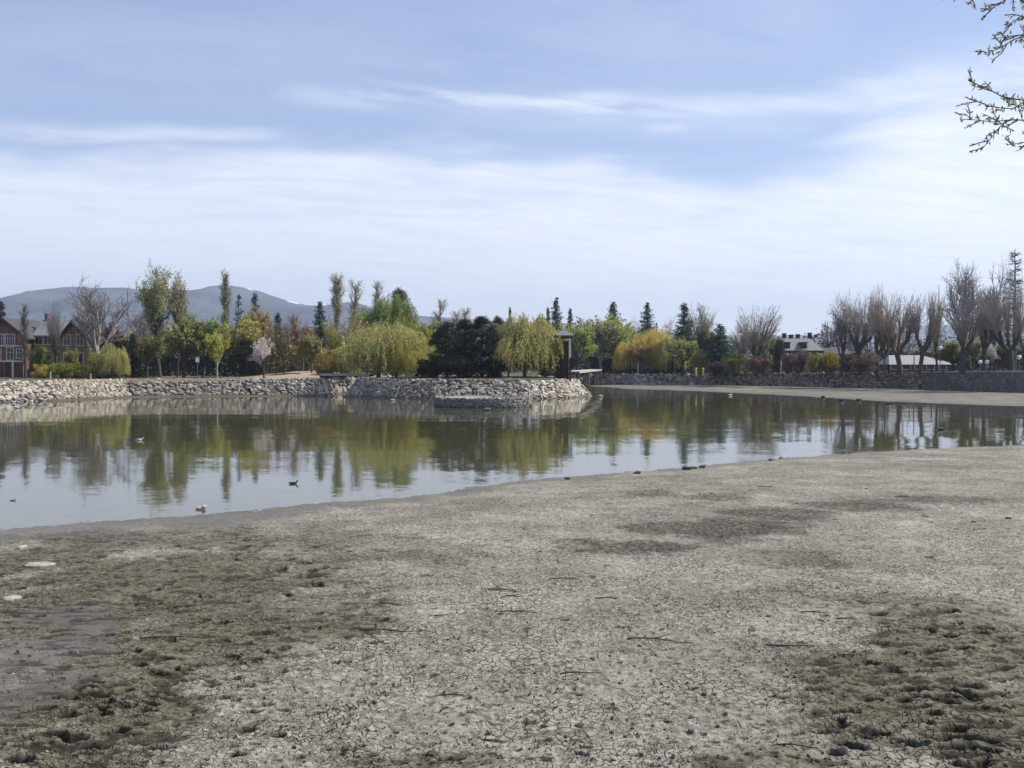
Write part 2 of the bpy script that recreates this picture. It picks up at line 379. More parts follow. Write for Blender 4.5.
def mud_mat():
    m, t = new_mat('cracked_mud')
    at = lambda n: t.new('ShaderNodeAttribute', _attribute_name=n).outputs['Fac']
    damp, brown, wet, pit_shade = at('damp'), at('brown'), at('wet'), at('pit_shade')
    wp = t.vmath('ADD', t.pos, t.vmath('SCALE', t.vmath('SUBTRACT', t.noise(t.pos, 7., 3., .5, 1), (.5, .5, .5))))
    wp.node.inputs[0].links[0].from_node  # keep
    sc = [n for n in t.n if n.bl_idname == 'ShaderNodeVectorMath' and n.operation == 'SCALE'][-1]; sc.inputs['Scale'].default_value = .07
    flat = t.vmath('MULTIPLY', wp, (1., 1., 0.))
    vo = t.new('ShaderNodeTexVoronoi', _feature='DISTANCE_TO_EDGE', _voronoi_dimensions='2D', Vector=flat, Scale=16.)
    vc = t.new('ShaderNodeTexVoronoi', _feature='F1', _voronoi_dimensions='2D', Vector=flat, Scale=16.)
    vo2 = t.new('ShaderNodeTexVoronoi', _feature='DISTANCE_TO_EDGE', _voronoi_dimensions='2D', Vector=flat, Scale=3.1)
    big = t.noise(t.pos, .35, 4., .6); fine = t.noise(t.pos, 14., 6., .7); mid = t.noise(t.pos, 2.2, 5., .6)
    wid = t.ramp(mid, (.3, .7, .06, .16))
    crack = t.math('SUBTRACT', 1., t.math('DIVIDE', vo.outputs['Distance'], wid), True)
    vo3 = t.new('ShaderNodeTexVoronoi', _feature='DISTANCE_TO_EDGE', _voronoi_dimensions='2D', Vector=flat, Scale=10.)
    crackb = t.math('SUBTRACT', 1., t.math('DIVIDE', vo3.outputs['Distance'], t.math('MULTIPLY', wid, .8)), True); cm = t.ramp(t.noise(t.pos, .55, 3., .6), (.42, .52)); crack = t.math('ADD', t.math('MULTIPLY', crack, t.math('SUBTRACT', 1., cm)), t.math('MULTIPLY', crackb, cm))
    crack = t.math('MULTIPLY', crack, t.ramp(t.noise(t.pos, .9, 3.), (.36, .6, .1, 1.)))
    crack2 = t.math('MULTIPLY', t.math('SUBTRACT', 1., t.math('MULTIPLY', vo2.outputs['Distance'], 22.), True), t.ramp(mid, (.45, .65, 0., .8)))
    crk = t.math('MULTIPLY', t.math('MAXIMUM', crack, crack2), t.math('SUBTRACT', 1., pit_shade, True))
    cellv = t.new('ShaderNodeSeparateColor', Color=vc.outputs['Color']).outputs[0]
    col = t.mix(t.ramp(big, (.3, .7)), (.275, .25, .197, 1), (.42, .387, .318, 1))
    col = t.mix(t.ramp(cellv, (.0, 1., 0., .3)), col, (.13, .116, .084, 1))
    col = t.mix(t.ramp(fine, (.46, .7, 0., .75)), col, (.085, .076, .054, 1))
    col = t.mix(t.ramp(t.noise(t.pos, 30., 3.), (.62, .75, 0., .35)), col, (.36, .34, .28, 1))
    sk = t.ramp(t.noise(t.pos, 9., 4., .7), (.5, .62)); col = t.mix(t.math('MULTIPLY', sk, t.ramp(big, (.35, .65, .6, .3))), col, (.085, .077, .055, 1))
    fl = t.ramp(t.noise(t.vmath('MULTIPLY', t.pos, (.7, 1., 1.)), 15., 4., .7), (.52, .6)); fl = t.math('MULTIPLY', fl, t.math('ADD', t.math('MULTIPLY', brown, .6), t.ramp(mid, (.35, .65, .25, .6)), True))
    dm = t.math('MULTIPLY', damp, t.ramp(t.noise(t.pos, 11., 3., .6), (.35, .6, .35, 1.)))
    col = t.mix(t.math('MULTIPLY', dm, .95), col, (.042, .038, .024, 1))
    bm = t.math('MULTIPLY', brown, t.ramp(t.noise(t.pos, 5., 4., .65), (.25, .6, .75, 1.)))
    col = t.mix(t.math('MULTIPLY', bm, .86), col, (.105, .09, .05, 1))
    col = t.mix(t.math('MULTIPLY', fl, .8), col, (.035, .03, .021, 1))
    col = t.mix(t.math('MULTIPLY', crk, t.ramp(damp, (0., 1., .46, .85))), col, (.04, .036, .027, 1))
    col = t.mix(t.math('MULTIPLY', wet, t.ramp(fine, (.25, .6, .95, .55))), col, (.085, .074, .056, 1))
    col = t.mix(t.math('MULTIPLY', pit_shade, .97), col, (.02, .017, .012, 1))  # shade inside pits and footprints painted in as near-black
    t.set(t.b, 'Base Color', col)
    rg = t.ramp(t.math('ADD', t.math('MULTIPLY', wet, t.ramp(mid, (.3, .6, .75, 1.))), 0.), (.35, .95, .92, .5))
    t.set(t.b, 'Roughness', rg); t.b.inputs['Specular IOR Level'].default_value = .22
    hgt = t.math('SUBTRACT', t.math('ADD', t.math('MULTIPLY', fine, .9), t.math('MULTIPLY', t.noise(t.pos, 45., 4.), .35)), t.math('MULTIPLY', crk, 1.1))
    hgt = t.math('MULTIPLY', hgt, t.ramp(wet, (.4, 1., 1., .25)))
    bump(t, hgt, 1., .022)
    return m
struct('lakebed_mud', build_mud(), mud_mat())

# ---- water sheet
def water_mat():
    m, t = new_mat('pond_water')
    t.set(t.b, 'Base Color', (.066, .066, .03, 1)); t.b.inputs['IOR'].default_value = 1.33
    p = t.vmath('MULTIPLY', t.pos, (1., 1.6, 0.))
    a = t.noise(p, 2.6, 3., .5, 1); b = t.noise(t.vmath('MULTIPLY', t.pos, (.5, 1., 0.)), .35, 2., .5, 1)
    patch = t.ramp(t.noise(t.vmath('MULTIPLY', t.pos, (.35, 1., 0.)), .07, 4., .6), (.5, .72, .55, 2.6))
    sl = t.vmath('SUBTRACT', a, (.5, .5, .5)); sl2 = t.vmath('SUBTRACT', b, (.5, .5, .5))
    s1 = t.n.new('ShaderNodeVectorMath'); s1.operation = 'SCALE'; t.l.new(sl, s1.inputs[0]); t.l.new(t.math('MULTIPLY', patch, .036), s1.inputs['Scale'])
    s2 = t.n.new('ShaderNodeVectorMath'); s2.operation = 'SCALE'; t.l.new(sl2, s2.inputs[0]); s2.inputs['Scale'].default_value = .02
    v = t.vmath('MULTIPLY', t.vmath('ADD', s1.outputs[0], s2.outputs[0]), (1., 1., 0.))
    nrm = t.vmath('NORMALIZE', t.vmath('ADD', v, (0., 0., 1.)))
    t.set(t.b, 'Normal', nrm); t.b.inputs['Roughness'].default_value = .045
    return m
WP = OUT + out_dir(OUT) * .9
Vw = np.concatenate([[[CEN[0], CEN[1], 0]], np.c_[WP, np.zeros(len(WP))]]); nW = len(WP)
struct('water', mesh_np('water', Vw, [np.array([(0, i + 1, (i + 1) % nW + 1) for i in range(nW)])]), water_mat())

# ---- land: one sheet from the bank to the horizon
def ground_mat():
    m, t = new_mat('spring_ground')
    big = t.noise(t.pos, .07, 5., .6); mid = t.noise(t.pos, .6, 5., .6); fine = t.noise(t.pos, 7., 5., .65)
    col = t.mix(t.ramp(big, (.42, .58)), (.12, .095, .055, 1), (.06, .075, .025, 1))
    col = t.mix(t.ramp(mid, (.45, .7, 0., .7)), col, (.15, .115, .075, 1))
    col = t.mix(t.ramp(fine, (.4, .7, 0., .5)), col, (.06, .055, .03, 1))
    tn = t.new('ShaderNodeAttribute', _attribute_name='straw').outputs['Fac']; col = t.mix(t.math('MULTIPLY', tn, t.ramp(mid, (.25, .6, .5, 1.))), col, (.36, .29, .19, 1))
    t.set(t.b, 'Base Color', col); t.b.inputs['Roughness'].default_value = .95; bump(t, t.noise(t.pos, 5., 6., .7), 1., .08); return m
def build_ground():
    P = densify(OUT, 1.2); D = out_dir(P); nP = len(P)
    dist = [1.25, 1.8, 2.6, 3.6, 5, 7, 9.5, 12, 15, 19, 24, 30, 38, 50, 70, 100, 150, 230, 350, 550, 900, 1500, 2500, 4700]
    V = []
    for d in dist:
        Q = P + D * d
        if d > 400:
            Q = CEN + D * (d + 60)
        z = zg(Q[:, 0], Q[:, 1]) + (fbm(Q[:, 0] * .7, Q[:, 1] * .7, 5, 3) - .5) * (.12 if 1.3 < d < 200 else 0)
        V.append(np.c_[Q, z])
    # lip turned down into the lake so no edge shows
    lip = V[0].copy(); lip[:, 2] -= 1.6; V.insert(0, lip)
    F = []
    for k in range(len(V) - 1):
        for i in range(nP): F.append((k * nP + i, (k + 1) * nP + i, (k + 1) * nP + (i + 1) % nP, k * nP + (i + 1) % nP))
    me = mesh_np('ground', np.concatenate(V), [np.array(F)]); me.polygons.foreach_set('use_smooth', np.ones(len(me.polygons), bool))
    A = np.concatenate(V); st = np.maximum(np.exp(-(((A[:, 0] + 25) / 7) ** 2 + ((A[:, 1] - 125.5) / 7) ** 2) * .8) * 1.3, np.repeat([1 if d < 4 else 0 for d in [0] + dist], nP) * (A[:, 0] < 0) * .6); st = np.clip(st, 0, 1)
    at = me.attributes.new('straw', 'FLOAT', 'POINT'); at.data.foreach_set('value', st.astype(np.float32)); return me
M['ground'] = ground_mat()
struct('ground', build_ground(), M['ground'])

# ------------------------------------------------------------------ stone embankments
def ico():
    p = (1 + 5 ** .5) / 2
    V = np.array([(-1, p, 0), (1, p, 0), (-1, -p, 0), (1, -p, 0), (0, -1, p), (0, 1, p), (0, -1, -p), (0, 1, -p), (p, 0, -1), (p, 0, 1), (-p, 0, -1), (-p, 0, 1)], float)
    F = [(0, 11, 5), (0, 5, 1), (0, 1, 7), (0, 7, 10), (0, 10, 11), (1, 5, 9), (5, 11, 4), (11, 10, 2), (10, 7, 6), (7, 1, 8), (3, 9, 4), (3, 4, 2), (3, 2, 6), (3, 6, 8), (3, 8, 9), (4, 9, 5), (2, 4, 11), (6, 2, 10), (8, 6, 7), (9, 8, 1)]
    V /= np.linalg.norm(V[0]); V = list(V); cache = {}; G = []
    def midp(a, b):
        k = (min(a, b), max(a, b))
        if k not in cache:
            q = V[a] + V[b]; V.append(q / np.linalg.norm(q)); cache[k] = len(V) - 1
        return cache[k]
    for a, b, c in F:
        ab, bc, ca = midp(a, b), midp(b, c), midp(c, a); G += [(a, ab, ca), (b, bc, ab), (c, ca, bc), (ab, bc, ca)]
    return np.array(V), np.array(G)
IV, IF = ico()
def stone(mb, rng, c, ax, ay, az, w, h, d):
    """angular block; ax along the wall, ay up the face, az out of it"""
    V = IV.copy()
    V = np.sign(V) * np.abs(V) ** .6; V *= rng.uniform(.86, 1.12, (len(V), 1))
    for k in range(6):                                     # a few flat breaks
        n = rng.normal(size=3); n /= np.linalg.norm(n); q = V @ n; lim = rng.uniform(.5, .85); V -= np.outer(np.maximum(q - lim, 0), n)
    a = rng.normal(0, .22); ca, sa = math.cos(a), math.sin(a)
    x = V[:, 0] * w / 2; y = V[:, 1] * h / 2; x, y = x * ca - y * sa, x * sa + y * ca
    mb.add(np.asarray(c) + np.outer(x, ax) + np.outer(y, ay) + np.outer(V[:, 2] * d / 2, az), IF)
def norm(v): v = np.asarray(v, float); return v / np.linalg.norm(v)
def embankment(P, label, mat, size, seed, slope=1.35, top=None, z0=-.35, sink=.05, name='stone_embankment', cen=None, base_mat='soil', dtop=0.):
    rng = np.random.default_rng(seed); P = densify(np.array(P, float), .8, False)
    D = out_dir(P) if cen is None else (cen - P) / np.linalg.norm(cen - P, axis=1)[:, None]
    zt = zg(P[:, 0] + D[:, 0], P[:, 1] + D[:, 1]) + .02 + dtop if top is None else np.full(len(P), top)
    A = np.c_[P - D * .35, np.full(len(P), z0)]; B = np.c_[P + D * slope, zt]; C = np.c_[P + D * (slope + .4), zt - .35]
    root = thing(name, label, 'stone wall', (P[len(P) // 2, 0], P[len(P) // 2, 1], 0)); off = np.array(root.location)
    n = len(P); mb = MB(); mb.add(np.concatenate([A, B, C]) - off, [(k * n + i, k * n + i + 1, (k + 1) * n + i + 1, (k + 1) * n + i) for k in range(2) for i in range(n - 1)])
    link('soil_core', mb.mesh('soil_core'), M[base_mat], root)
    mb = MB(); L = np.r_[0, np.cumsum(np.linalg.norm(np.diff(P, axis=0), axis=1))]
    H = np.linalg.norm(B[n // 2] - A[n // 2]); rows = max(3, int(round(H / (size * .62))))
    for r_ in range(rows):
        s = rng.uniform(0, size)
        while s < L[-1]:
            w = size * rng.uniform(.4, 1.8); h = size * rng.uniform(.5, 1.1); tt = (r_ + .5 + rng.normal(0, .16)) / rows
            i = min(max(np.searchsorted(L, s) - 1, 0), n - 2); f = (s - L[i]) / (L[i + 1] - L[i] + 1e-9)
            a = A[i] * (1 - f) + A[i + 1] * f; b = B[i] * (1 - f) + B[i + 1] * f
            ax = norm(P[i + 1] - P[i]); ax = np.array([ax[0], ax[1], 0]); ay = norm(b - a); az = norm(np.cross(ax, ay))
            if az[2] < 0: az = -az
            stone(mb, rng, a + (b - a) * tt - off - az * sink * size, ax, ay, az, w * 1.08, h * 1.12, size * rng.uniform(.6, .95)); s += w * .92
    link('stones', mb.mesh('stones'), M[mat], root)
    return root
embankment([(-50.5, 80), (-49.5, 85), (-46.8, 96), (-42.9, 100.2)], 'pale rubble stone bank in front of the red brick house', 'rubble_pale', .47, 11)
embankment([(-43.2, 99.7), (-40.5, 111.6)], 'grey rubble stone bank under the yellow bushes beside the brick house', 'rubble', .47, 10)
embankment([(-40.3, 111.7), (-34, 113.6), (-28.7, 115), ], 'grey rubble stone bank below the tall green poplars', 'rubble', .48, 12)
embankment([(-28.5, 115), (-19.6, 115), (-21, 123)], 'sunlit pale stone bank left of the dark channel gap', 'rubble_pale', .47, 13)
ISL = np.array([(-18.2, 117), (-17.8, 112), (-12.5, 108), (-7.9, 105.3), (-3.2, 105), (2.8, 106), (6, 109), (8.5, 114.5), (8, 121), (3, 126), (-8, 128), (-16, 124)], float)
ICEN = np.array([-4., 116.])
embankment(list(ISL[:4]) + [(-6.9, 105.2)], 'grey angular stone bank under the big yellow willow, island left end', 'rubble', .46, 14, top=1.95, cen=ICEN)
embankment([(-6.7, 105.2), (-3.2, 105), (1.5, 105.8)], 'shaded grey stone bank below the black pines, behind the round platform', 'rubble', .5, 15, top=1.95, cen=ICEN)
embankment([(1.6, 105.8), (2.8, 106), (6, 109), (8.5, 114.5), (8, 121), (3, 126)], 'heaped pale boulders at the right tip of the island below the kiosk', 'rubble_pale', .58, 16, top=1.8, cen=ICEN)
# island ground
def island():
    P = densify(ISL, 1.); n = len(P); D = (ICEN - P) / np.linalg.norm(ICEN - P, axis=1)[:, None]; V = []
    for d, z in ((1.2, 1.35), (1.5, 1.93), (2.5, 2.0), (5, 2.1), (8, 2.15)):
        Q = P + D * np.minimum(d, np.linalg.norm(ICEN - P, axis=1) * .95)[:, None]; V.append(np.c_[Q, np.full(n, z) + (fbm(Q[:, 0], Q[:, 1], 8, 3) - .5) * .12])
    F = [(k * n + i, k * n + (i + 1) % n, (k + 1) * n + (i + 1) % n, (k + 1) * n + i) for k in range(4) for i in range(n)]
    V = np.concatenate(V + [np.array([[ICEN[0], ICEN[1], 2.15]])]); T = [(4 * n + i, 4 * n + (i + 1) % n, 5 * n) for i in range(n)]
    return mesh_np('island_ground', V, [np.array(T), np.array(F)])
struct('island_ground', island(), M['ground'])
embankment([(10.6, 178.5), (14, 182), (31, 174), (36, 167.5)], 'far grey-brown stone bank behind the right mud flat, under yellow willows', 'rubble', .75, 17, slope=1.25)
embankment([(36.2, 167.3), (43, 157), (46, 153.4)], 'rough low stone bank below the spruces and the forked pollard', 'rubble_dark', .7, 18, slope=1.25)
embankment([(46.2, 153.2), (53, 144), (54.2, 139.5)], 'dark uneven stone bank below the purple shrubs', 'rubble_dark', .7, 19, slope=1.0)
embankment([(-21, 123.2), (-14, 134), (2, 138), (8.4, 140)], 'shadowed dark stone bank of the channel behind the island', 'rubble_dark', .8, 21)
# banks out of sight of the photo, so that the pond is closed all round
embankment([(-35, 2.6), (-48, 20), (-54, 60), (-50.6, 79.6)], 'plain grey stone bank along the left side of the pond', 'rubble', 1.1, 20)
def masonry_wall():
    P = densify(np.array([(54.3, 139.3), (59.5, 122), (77, 98), (82, 60), (70, 25), (40, 5), (10, 2.2), (0, 2.2), (-35, 2.6)], float), 1.5, False); D = out_dir(P); n = len(P)
    root = thing('retaining_wall', 'straight dark masonry retaining wall with a flat coping below the pollard trees', 'wall', (59.5, 122, 0)); off = np.array(root.location)
    zt = zg(P[:, 0] + D[:, 0], P[:, 1] + D[:, 1]) + .06
    def strip(prof):
        V = np.concatenate([np.c_[P + D * d, zt * k + z] for d, k, z in prof]) - off; m_ = len(prof); mb = MB()
        mb.add(V, [(k * n + i, k * n + i + 1, ((k + 1) % m_) * n + i + 1, ((k + 1) % m_) * n + i) for k in range(m_) for i in range(n - 1)])
        for e in (0, n - 1): mb.add([V[k * n + e] for k in range(4)], [(0, 1, 2, 3)])
        return mb.mesh('wall')
    m, t = new_mat('masonry'); v = t.new('ShaderNodeTexVoronoi', _feature='DISTANCE_TO_EDGE', Vector=t.vmath('MULTIPLY', t.pos, (1., 1., 1.7)), Scale=2.1); v2 = t.new('ShaderNodeTexVoronoi', Vector=t.vmath('MULTIPLY', t.pos, (1., 1., 1.7)), Scale=2.1)
    g = t.new('ShaderNodeSeparateColor', Color=v2.outputs['Color']).outputs[0]
    col = t.mix(g, (.13, .125, .12, 1), (.26, .25, .235, 1)); col = t.mix(t.ramp(v.outputs[0], (.0, .07, .9, 0.)), col, (.1, .095, .09, 1)); col = t.mix(t.ramp(t.noise(t.pos, .8, 5.), (.4, .7, 0., .6)), col, (.08, .08, .075, 1))
    t.set(t.b, 'Base Color', col); bump(t, t.ramp(v.outputs[0], (0., .12)), 1., .06)
    link('masonry', strip([(0.02, 0, -.6), (.12, 1, -.14), (1.2, 1, -.14), (1.2, 0, -.6)]), m, root)
    link('coping', strip([(.04, 1, -.14), (.04, 1, .02), (1.32, 1, .02), (1.32, 1, -.14)]), M['concrete'], root)
masonry_wall()

# low round platform standing in the water
def round_platform():
    rng = np.random.default_rng(33); R_ = 4.1; c = (-2.35, 86.2, 0)
    root = thing('round_platform', 'low round stone platform standing in the water in front of the island', 'platform', c)
    mb = MB(); n = 64; th = np.arange(n) * 2 * PI / n
    V = []
    for rad, z in ((R_ - .12, -.8), (R_ - .16, .72), (R_ - .75, .74), (R_ - .85, .62), (.01, .66)):
        V.append(np.c_[rad * np.cos(th), rad * np.sin(th), np.full(n, z)])
    mb.add(np.concatenate(V), [(k * n + i, k * n + (i + 1) % n, (k + 1) * n + (i + 1) % n, (k + 1) * n + i) for k in range(4) for i in range(n)])
    link('gravel_core', mb.mesh('core'), simple('gravel_fill', (.25, .24, .2), (.4, .38, .33), 5., .95, .03), root)
    mb = MB()
    for r_ in range(5):
        a = rng.uniform(0, .1)
        while a < 2 * PI:
            w = rng.uniform(.18, .46); z = -.12 + r_ * .2 + rng.normal(0, .015); ax = np.array([-math.sin(a), math.cos(a), 0]); az = np.array([math.cos(a), math.sin(a), 0])
            stone(mb, rng, az * (R_ - .14) + np.array([0, 0, z]), ax, np.array([0, 0, 1.]), az, w * 1.1, .24, .16); a += w * .93 / R_
    for k in range(120):
        a = rng.uniform(0, 2 * PI); q = R_ * rng.uniform(.8, .96); w = rng.uniform(.15, .36)
        stone(mb, rng, (q * math.cos(a), q * math.sin(a), .71), np.array([1., 0, 0]), np.array([0, 1., 0]), np.array([0, 0, 1.]), w, w * .8, .2)
    link('wall_stones', mb.mesh('stones'), M['wallstone'], root)
round_platform()
rng0 = np.random.default_rng(77)
def boulder(px, py, w, label, mat='rubble_pale', z=0., group=None, name='boulder'):
    Y = (CAMZ - z) * FPX / (py - HZ); mb = MB()
    stone(mb, rng0, (0, 0, w * .1), np.array([1., 0, 0]), np.array([0, 1., 0]), np.array([0, 0, 1.]), w, w * .7, w * .55)
    o = link(name, mb.mesh('boulder'), M[mat], None, (X(px, Y), Y, z)); tag(o, label, 'rock', group); return o
boulder(487, 410.5, .55, 'single white stone in the water at the foot of the round platform')
boulder(601, 397, .6, 'pale stone breaking the water right of the island tip')
boulder(392, 401, .5, 'small white stone at the water line below the big yellow willow')
M['mudstone'] = simple('wet_dark_stone', (.035, .032, .028), (.07, .065, .055), 6., .6, .02)
boulder(702, 467.5, .3, 'upright dark stone at the near waterline, right of a flat pair', 'mudstone', .03)
boulder(693, 469, .34, 'flat dark stone lying on the near waterline, right one of a touching pair', 'mudstone', .03)
boulder(687, 470, .3, 'flat dark stone lying on the near waterline, left one of a touching pair', 'mudstone', .03)
boulder(568, 479.5, .2, 'small dark stone alone at the near waterline in mid picture', 'mudstone', .02)
boulder(637, 474, .26, 'low dark lump on the near waterline left of the flat stone pair', 'mudstone', .02)
boulder(772, 461, .22, 'tiny dark stone in shallow water off the near mud, left of two', 'mudstone', 0)
boulder(782, 458.5, .2, 'tiny dark stone in shallow water off the near mud, right of two', 'mudstone', 0)
boulder(842, 400.5, .6, 'dark wet rock on the far mud flat, left of a close pair', 'mudstone', .03)
boulder(860, 400.5, .65, 'dark wet rock on the far mud flat, right of a close pair', 'mudstone', .03)
boulder(823, 397, .5, 'dark wet rock on the far mud flat nearest the far bank', 'mudstone', .08)
boulder(887, 404, .55, 'upright dark stake-like rock at the edge of the far mud flat', 'mudstone', .0)

# ------------------------------------------------------------------ trees: prototypes in unit size (height 1, width 1), scaled per tree
def rnd_perp(rng, d):
    v = np.cross(d, rng.normal(size=3)); return v / (np.linalg.norm(v) + 1e-9)
UP = np.array([0, 0, 1.])
def rec(rng, store, p, d, L, r, lev, prm):
    n = 5 if lev < 2 else 3; pts = [p]; q = p; dd = d
    for i in range(n):
        dd = norm(dd + rng.normal(0, prm['wob'], 3) + UP * prm['trop'][lev]); q = q + dd * L / n; pts.append(q)
    pts = np.array(pts); R = r * np.linspace(1, .45, n + 1); store.append((lev, pts, R))
    if lev + 1 < prm['lev']:
        for k in range(prm['kids'][lev]):
            t = rng.uniform(prm['from'][lev], 1) * n; i = min(int(t), n - 1); pos = pts[i] + (pts[i + 1] - pts[i]) * (t - i)
            ang = prm['ang'][lev] * rng.uniform(.6, 1.3); base = norm(pts[i + 1] - pts[i])
            cd = norm(base * math.cos(ang) + rnd_perp(rng, base) * math.sin(ang))
            rec(rng, store, pos, cd, L * prm['ratio'][lev] * rng.uniform(.7, 1.2), r * prm['thin'][lev], lev + 1, prm)
def split_store(store, maxtrunk, trunk, crown, sides=6):
    tp0, tp1, tr0, tr1 = [], [], [], []
    for lev, pts, R in store:
        if lev <= maxtrunk: trunk.tube(pts, R, sides if lev == 0 else 5)
        else:
            tp0.append(pts[:-1]); tp1.append(pts[1:]); tr0.append(R[:-1]); tr1.append(R[1:])
    if tp0: crown.twigs(np.concatenate(tp0), np.concatenate(tp1), np.concatenate(tr0), np.concatenate(tr1))
def tips(store, lev): 
    a = [p for l, p, R in store if l >= lev]; return np.concatenate([p[1:] for p in a]), np.concatenate([np.diff(p, axis=0) for p in a])
PROTO = {}
def finish(key, trunk, crown, fixed=False):
    allv = np.concatenate([trunk.arr(), crown.arr()]); cv = crown.arr()
    zt = np.percentile(cv[:, 2], 99.7); w = max(np.percentile(np.abs(cv[:, 0]), 98), np.percentile(np.abs(cv[:, 1]), 98)) * 2
    for mb in (trunk, crown):
        mb.V = [v / np.array([w, w, zt]) for v in mb.V]
    PROTO.setdefault(key, []).append((trunk.mesh(key + '_trunk', True), crown.mesh(key + '_crown')))
def p_bare(seed, leaf=0, tall=.0, key='bare', spread=.62, lsize=.014, kids=(7, 7, 6, 5), trunkL=.3, trop=(.05, .12, .1, .08, .03), lobes=0):
    rng = np.random.default_rng(seed); st = []
    prm = dict(lev=5, kids=kids, ang=(spread, .6, .6, .7), ratio=(.95, .6, .55, .6), thin=(.46, .45, .5, .6), trop=trop, wob=.09)
    prm['from'] = (.55, .3, .2, .15)
    rec(rng, st, np.array([0, 0, -.03]), norm([rng.normal(0, .04), rng.normal(0, .04), 1]), trunkL, .026, 0, prm)
    st = [(l, p, np.maximum(R, .0011)) for l, p, R in st]
    tr, cr = MB(), MB(); split_store(st, 1, tr, cr)
    if leaf:
        P, T = tips(st, 3); k = rng.choice(len(P), min(leaf, len(P) * 6)); C = P[k] + rng.normal(0, .012, (len(k), 3)); cr.leaves(C, lsize, lsize * .75, rng)
    finish(key, tr, cr)
def p_pollard(seed, key='pollard', leaf=0, stubs=6, wide=.5):
    rng = np.random.default_rng(seed); tr, cr = MB(), MB(); h = rng.uniform(.17, .3); wide *= rng.uniform(.75, 1.3); stubs = int(rng.integers(3, 7))
    lean = rng.normal(0, .03, 2); top = np.array([lean[0], lean[1], h])
    tr.tube([(0, 0, -.03), (lean[0] * .3, lean[1] * .3, h * .5), top], [.042, .034, .036], 8)
    P0, P1, R0, R1 = [], [], [], []; LP = []
    for k in range(stubs):
        a = k * 2 * PI / stubs + rng.normal(0, .3); tilt = rng.uniform(.35, 1.0) * wide * 1.7; d = np.array([math.cos(a) * math.sin(tilt), math.sin(a) * math.sin(tilt), math.cos(tilt)])
        L = rng.uniform(.13, .27); m = top + d * L * .5 + rng.normal(0, .012, 3); e = top + d * L + UP * .04
        tr.tube([top - d * .02, m, e], [.026, .019, .024], 6)
        for s in range(rng.integers(95, 130) // stubs):
            o = m + (e - m) * rng.uniform(.0, 1.) ** .5; dd = norm(d * .62 + UP * .95 + rng.normal(0, .36, 3)); LL = rng.uniform(.25, .62) * (1 - (o[2] - h) * .5) * (1.08 - 1.1 * math.hypot(e[0], e[1])); q = o; n = 4
            for i in range(n):
                dd = norm(dd + rng.normal(0, .05, 3) + UP * .05); q2 = q + dd * LL / n; r = .0036 * (1 - i / n * .75)
                P0.append(q); P1.append(q2); R0.append(r); R1.append(r * .8)
                for j in range(5):
                    t2 = norm(dd + rng.normal(0, .4, 3)); b = q + (q2 - q) * rng.uniform(); l2 = rng.uniform(.03, .1); P0.append(b); P1.append(b + t2 * l2); R0.append(.0016); R1.append(.001); LP.append(b + t2 * l2 * rng.uniform(.4, 1))
                q = q2
    cr.twigs(np.array(P0), np.array(P1), np.array(R0), np.array(R1))
    if leaf: LP = np.array(LP); k = rng.choice(len(LP), leaf); cr.leaves(LP[k] + rng.normal(0, .008, (leaf, 3)), .011, .007, rng)
    finish(key, tr, cr)
def p_column(seed, key='column', leaf=1500, n=70, width=.055, ls=.012):
    rng = np.random.default_rng(seed); tr, cr = MB(), MB()
    z = np.linspace(-.02, 1, 9); P = np.c_[rng.normal(0, .004, 9).cumsum(), rng.normal(0, .004, 9).cumsum(), z]; tr.tube(P, .02 * (1 - z * .93), 7)
    P0, P1, R0, R1, LP = [], [], [], [], []
    for k in range(n):
        t = rng.uniform(.12, .95); o = np.array([np.interp(t, z, P[:, 0]), np.interp(t, z, P[:, 1]), t]); a = rng.uniform(0, 2 * PI)
        out = rng.uniform(.28, .5); d = norm([math.cos(a) * out, math.sin(a) * out, 1]); L = rng.uniform(.1, .22) * (1.15 - t * .6); q = o
        for i in range(4):
            d = norm(d + rng.normal(0, .06, 3) + UP * .18); q2 = q + d * L / 4; r = .0045 * (1 - t * .5) * (1 - i * .2); P0.append(q); P1.append(q2); R0.append(r); R1.append(r * .8)
            for j in range(5):
                t2 = norm(d + rng.normal(0, .38, 3)); b = q + (q2 - q) * rng.uniform(); l2 = rng.uniform(.02, .07); P0.append(b); P1.append(b + t2 * l2); R0.append(.0014); R1.append(.0009); LP.append(b + t2 * l2 * rng.uniform(.3, 1))
            q = q2
    cr.twigs(np.array(P0), np.array(P1), np.array(R0), np.array(R1))
    if leaf: LP = np.array(LP); k = rng.choice(len(LP), leaf); cr.leaves(LP[k] + rng.normal(0, .006, (leaf, 3)), ls, ls * .7, rng)
    finish(key, tr, cr)
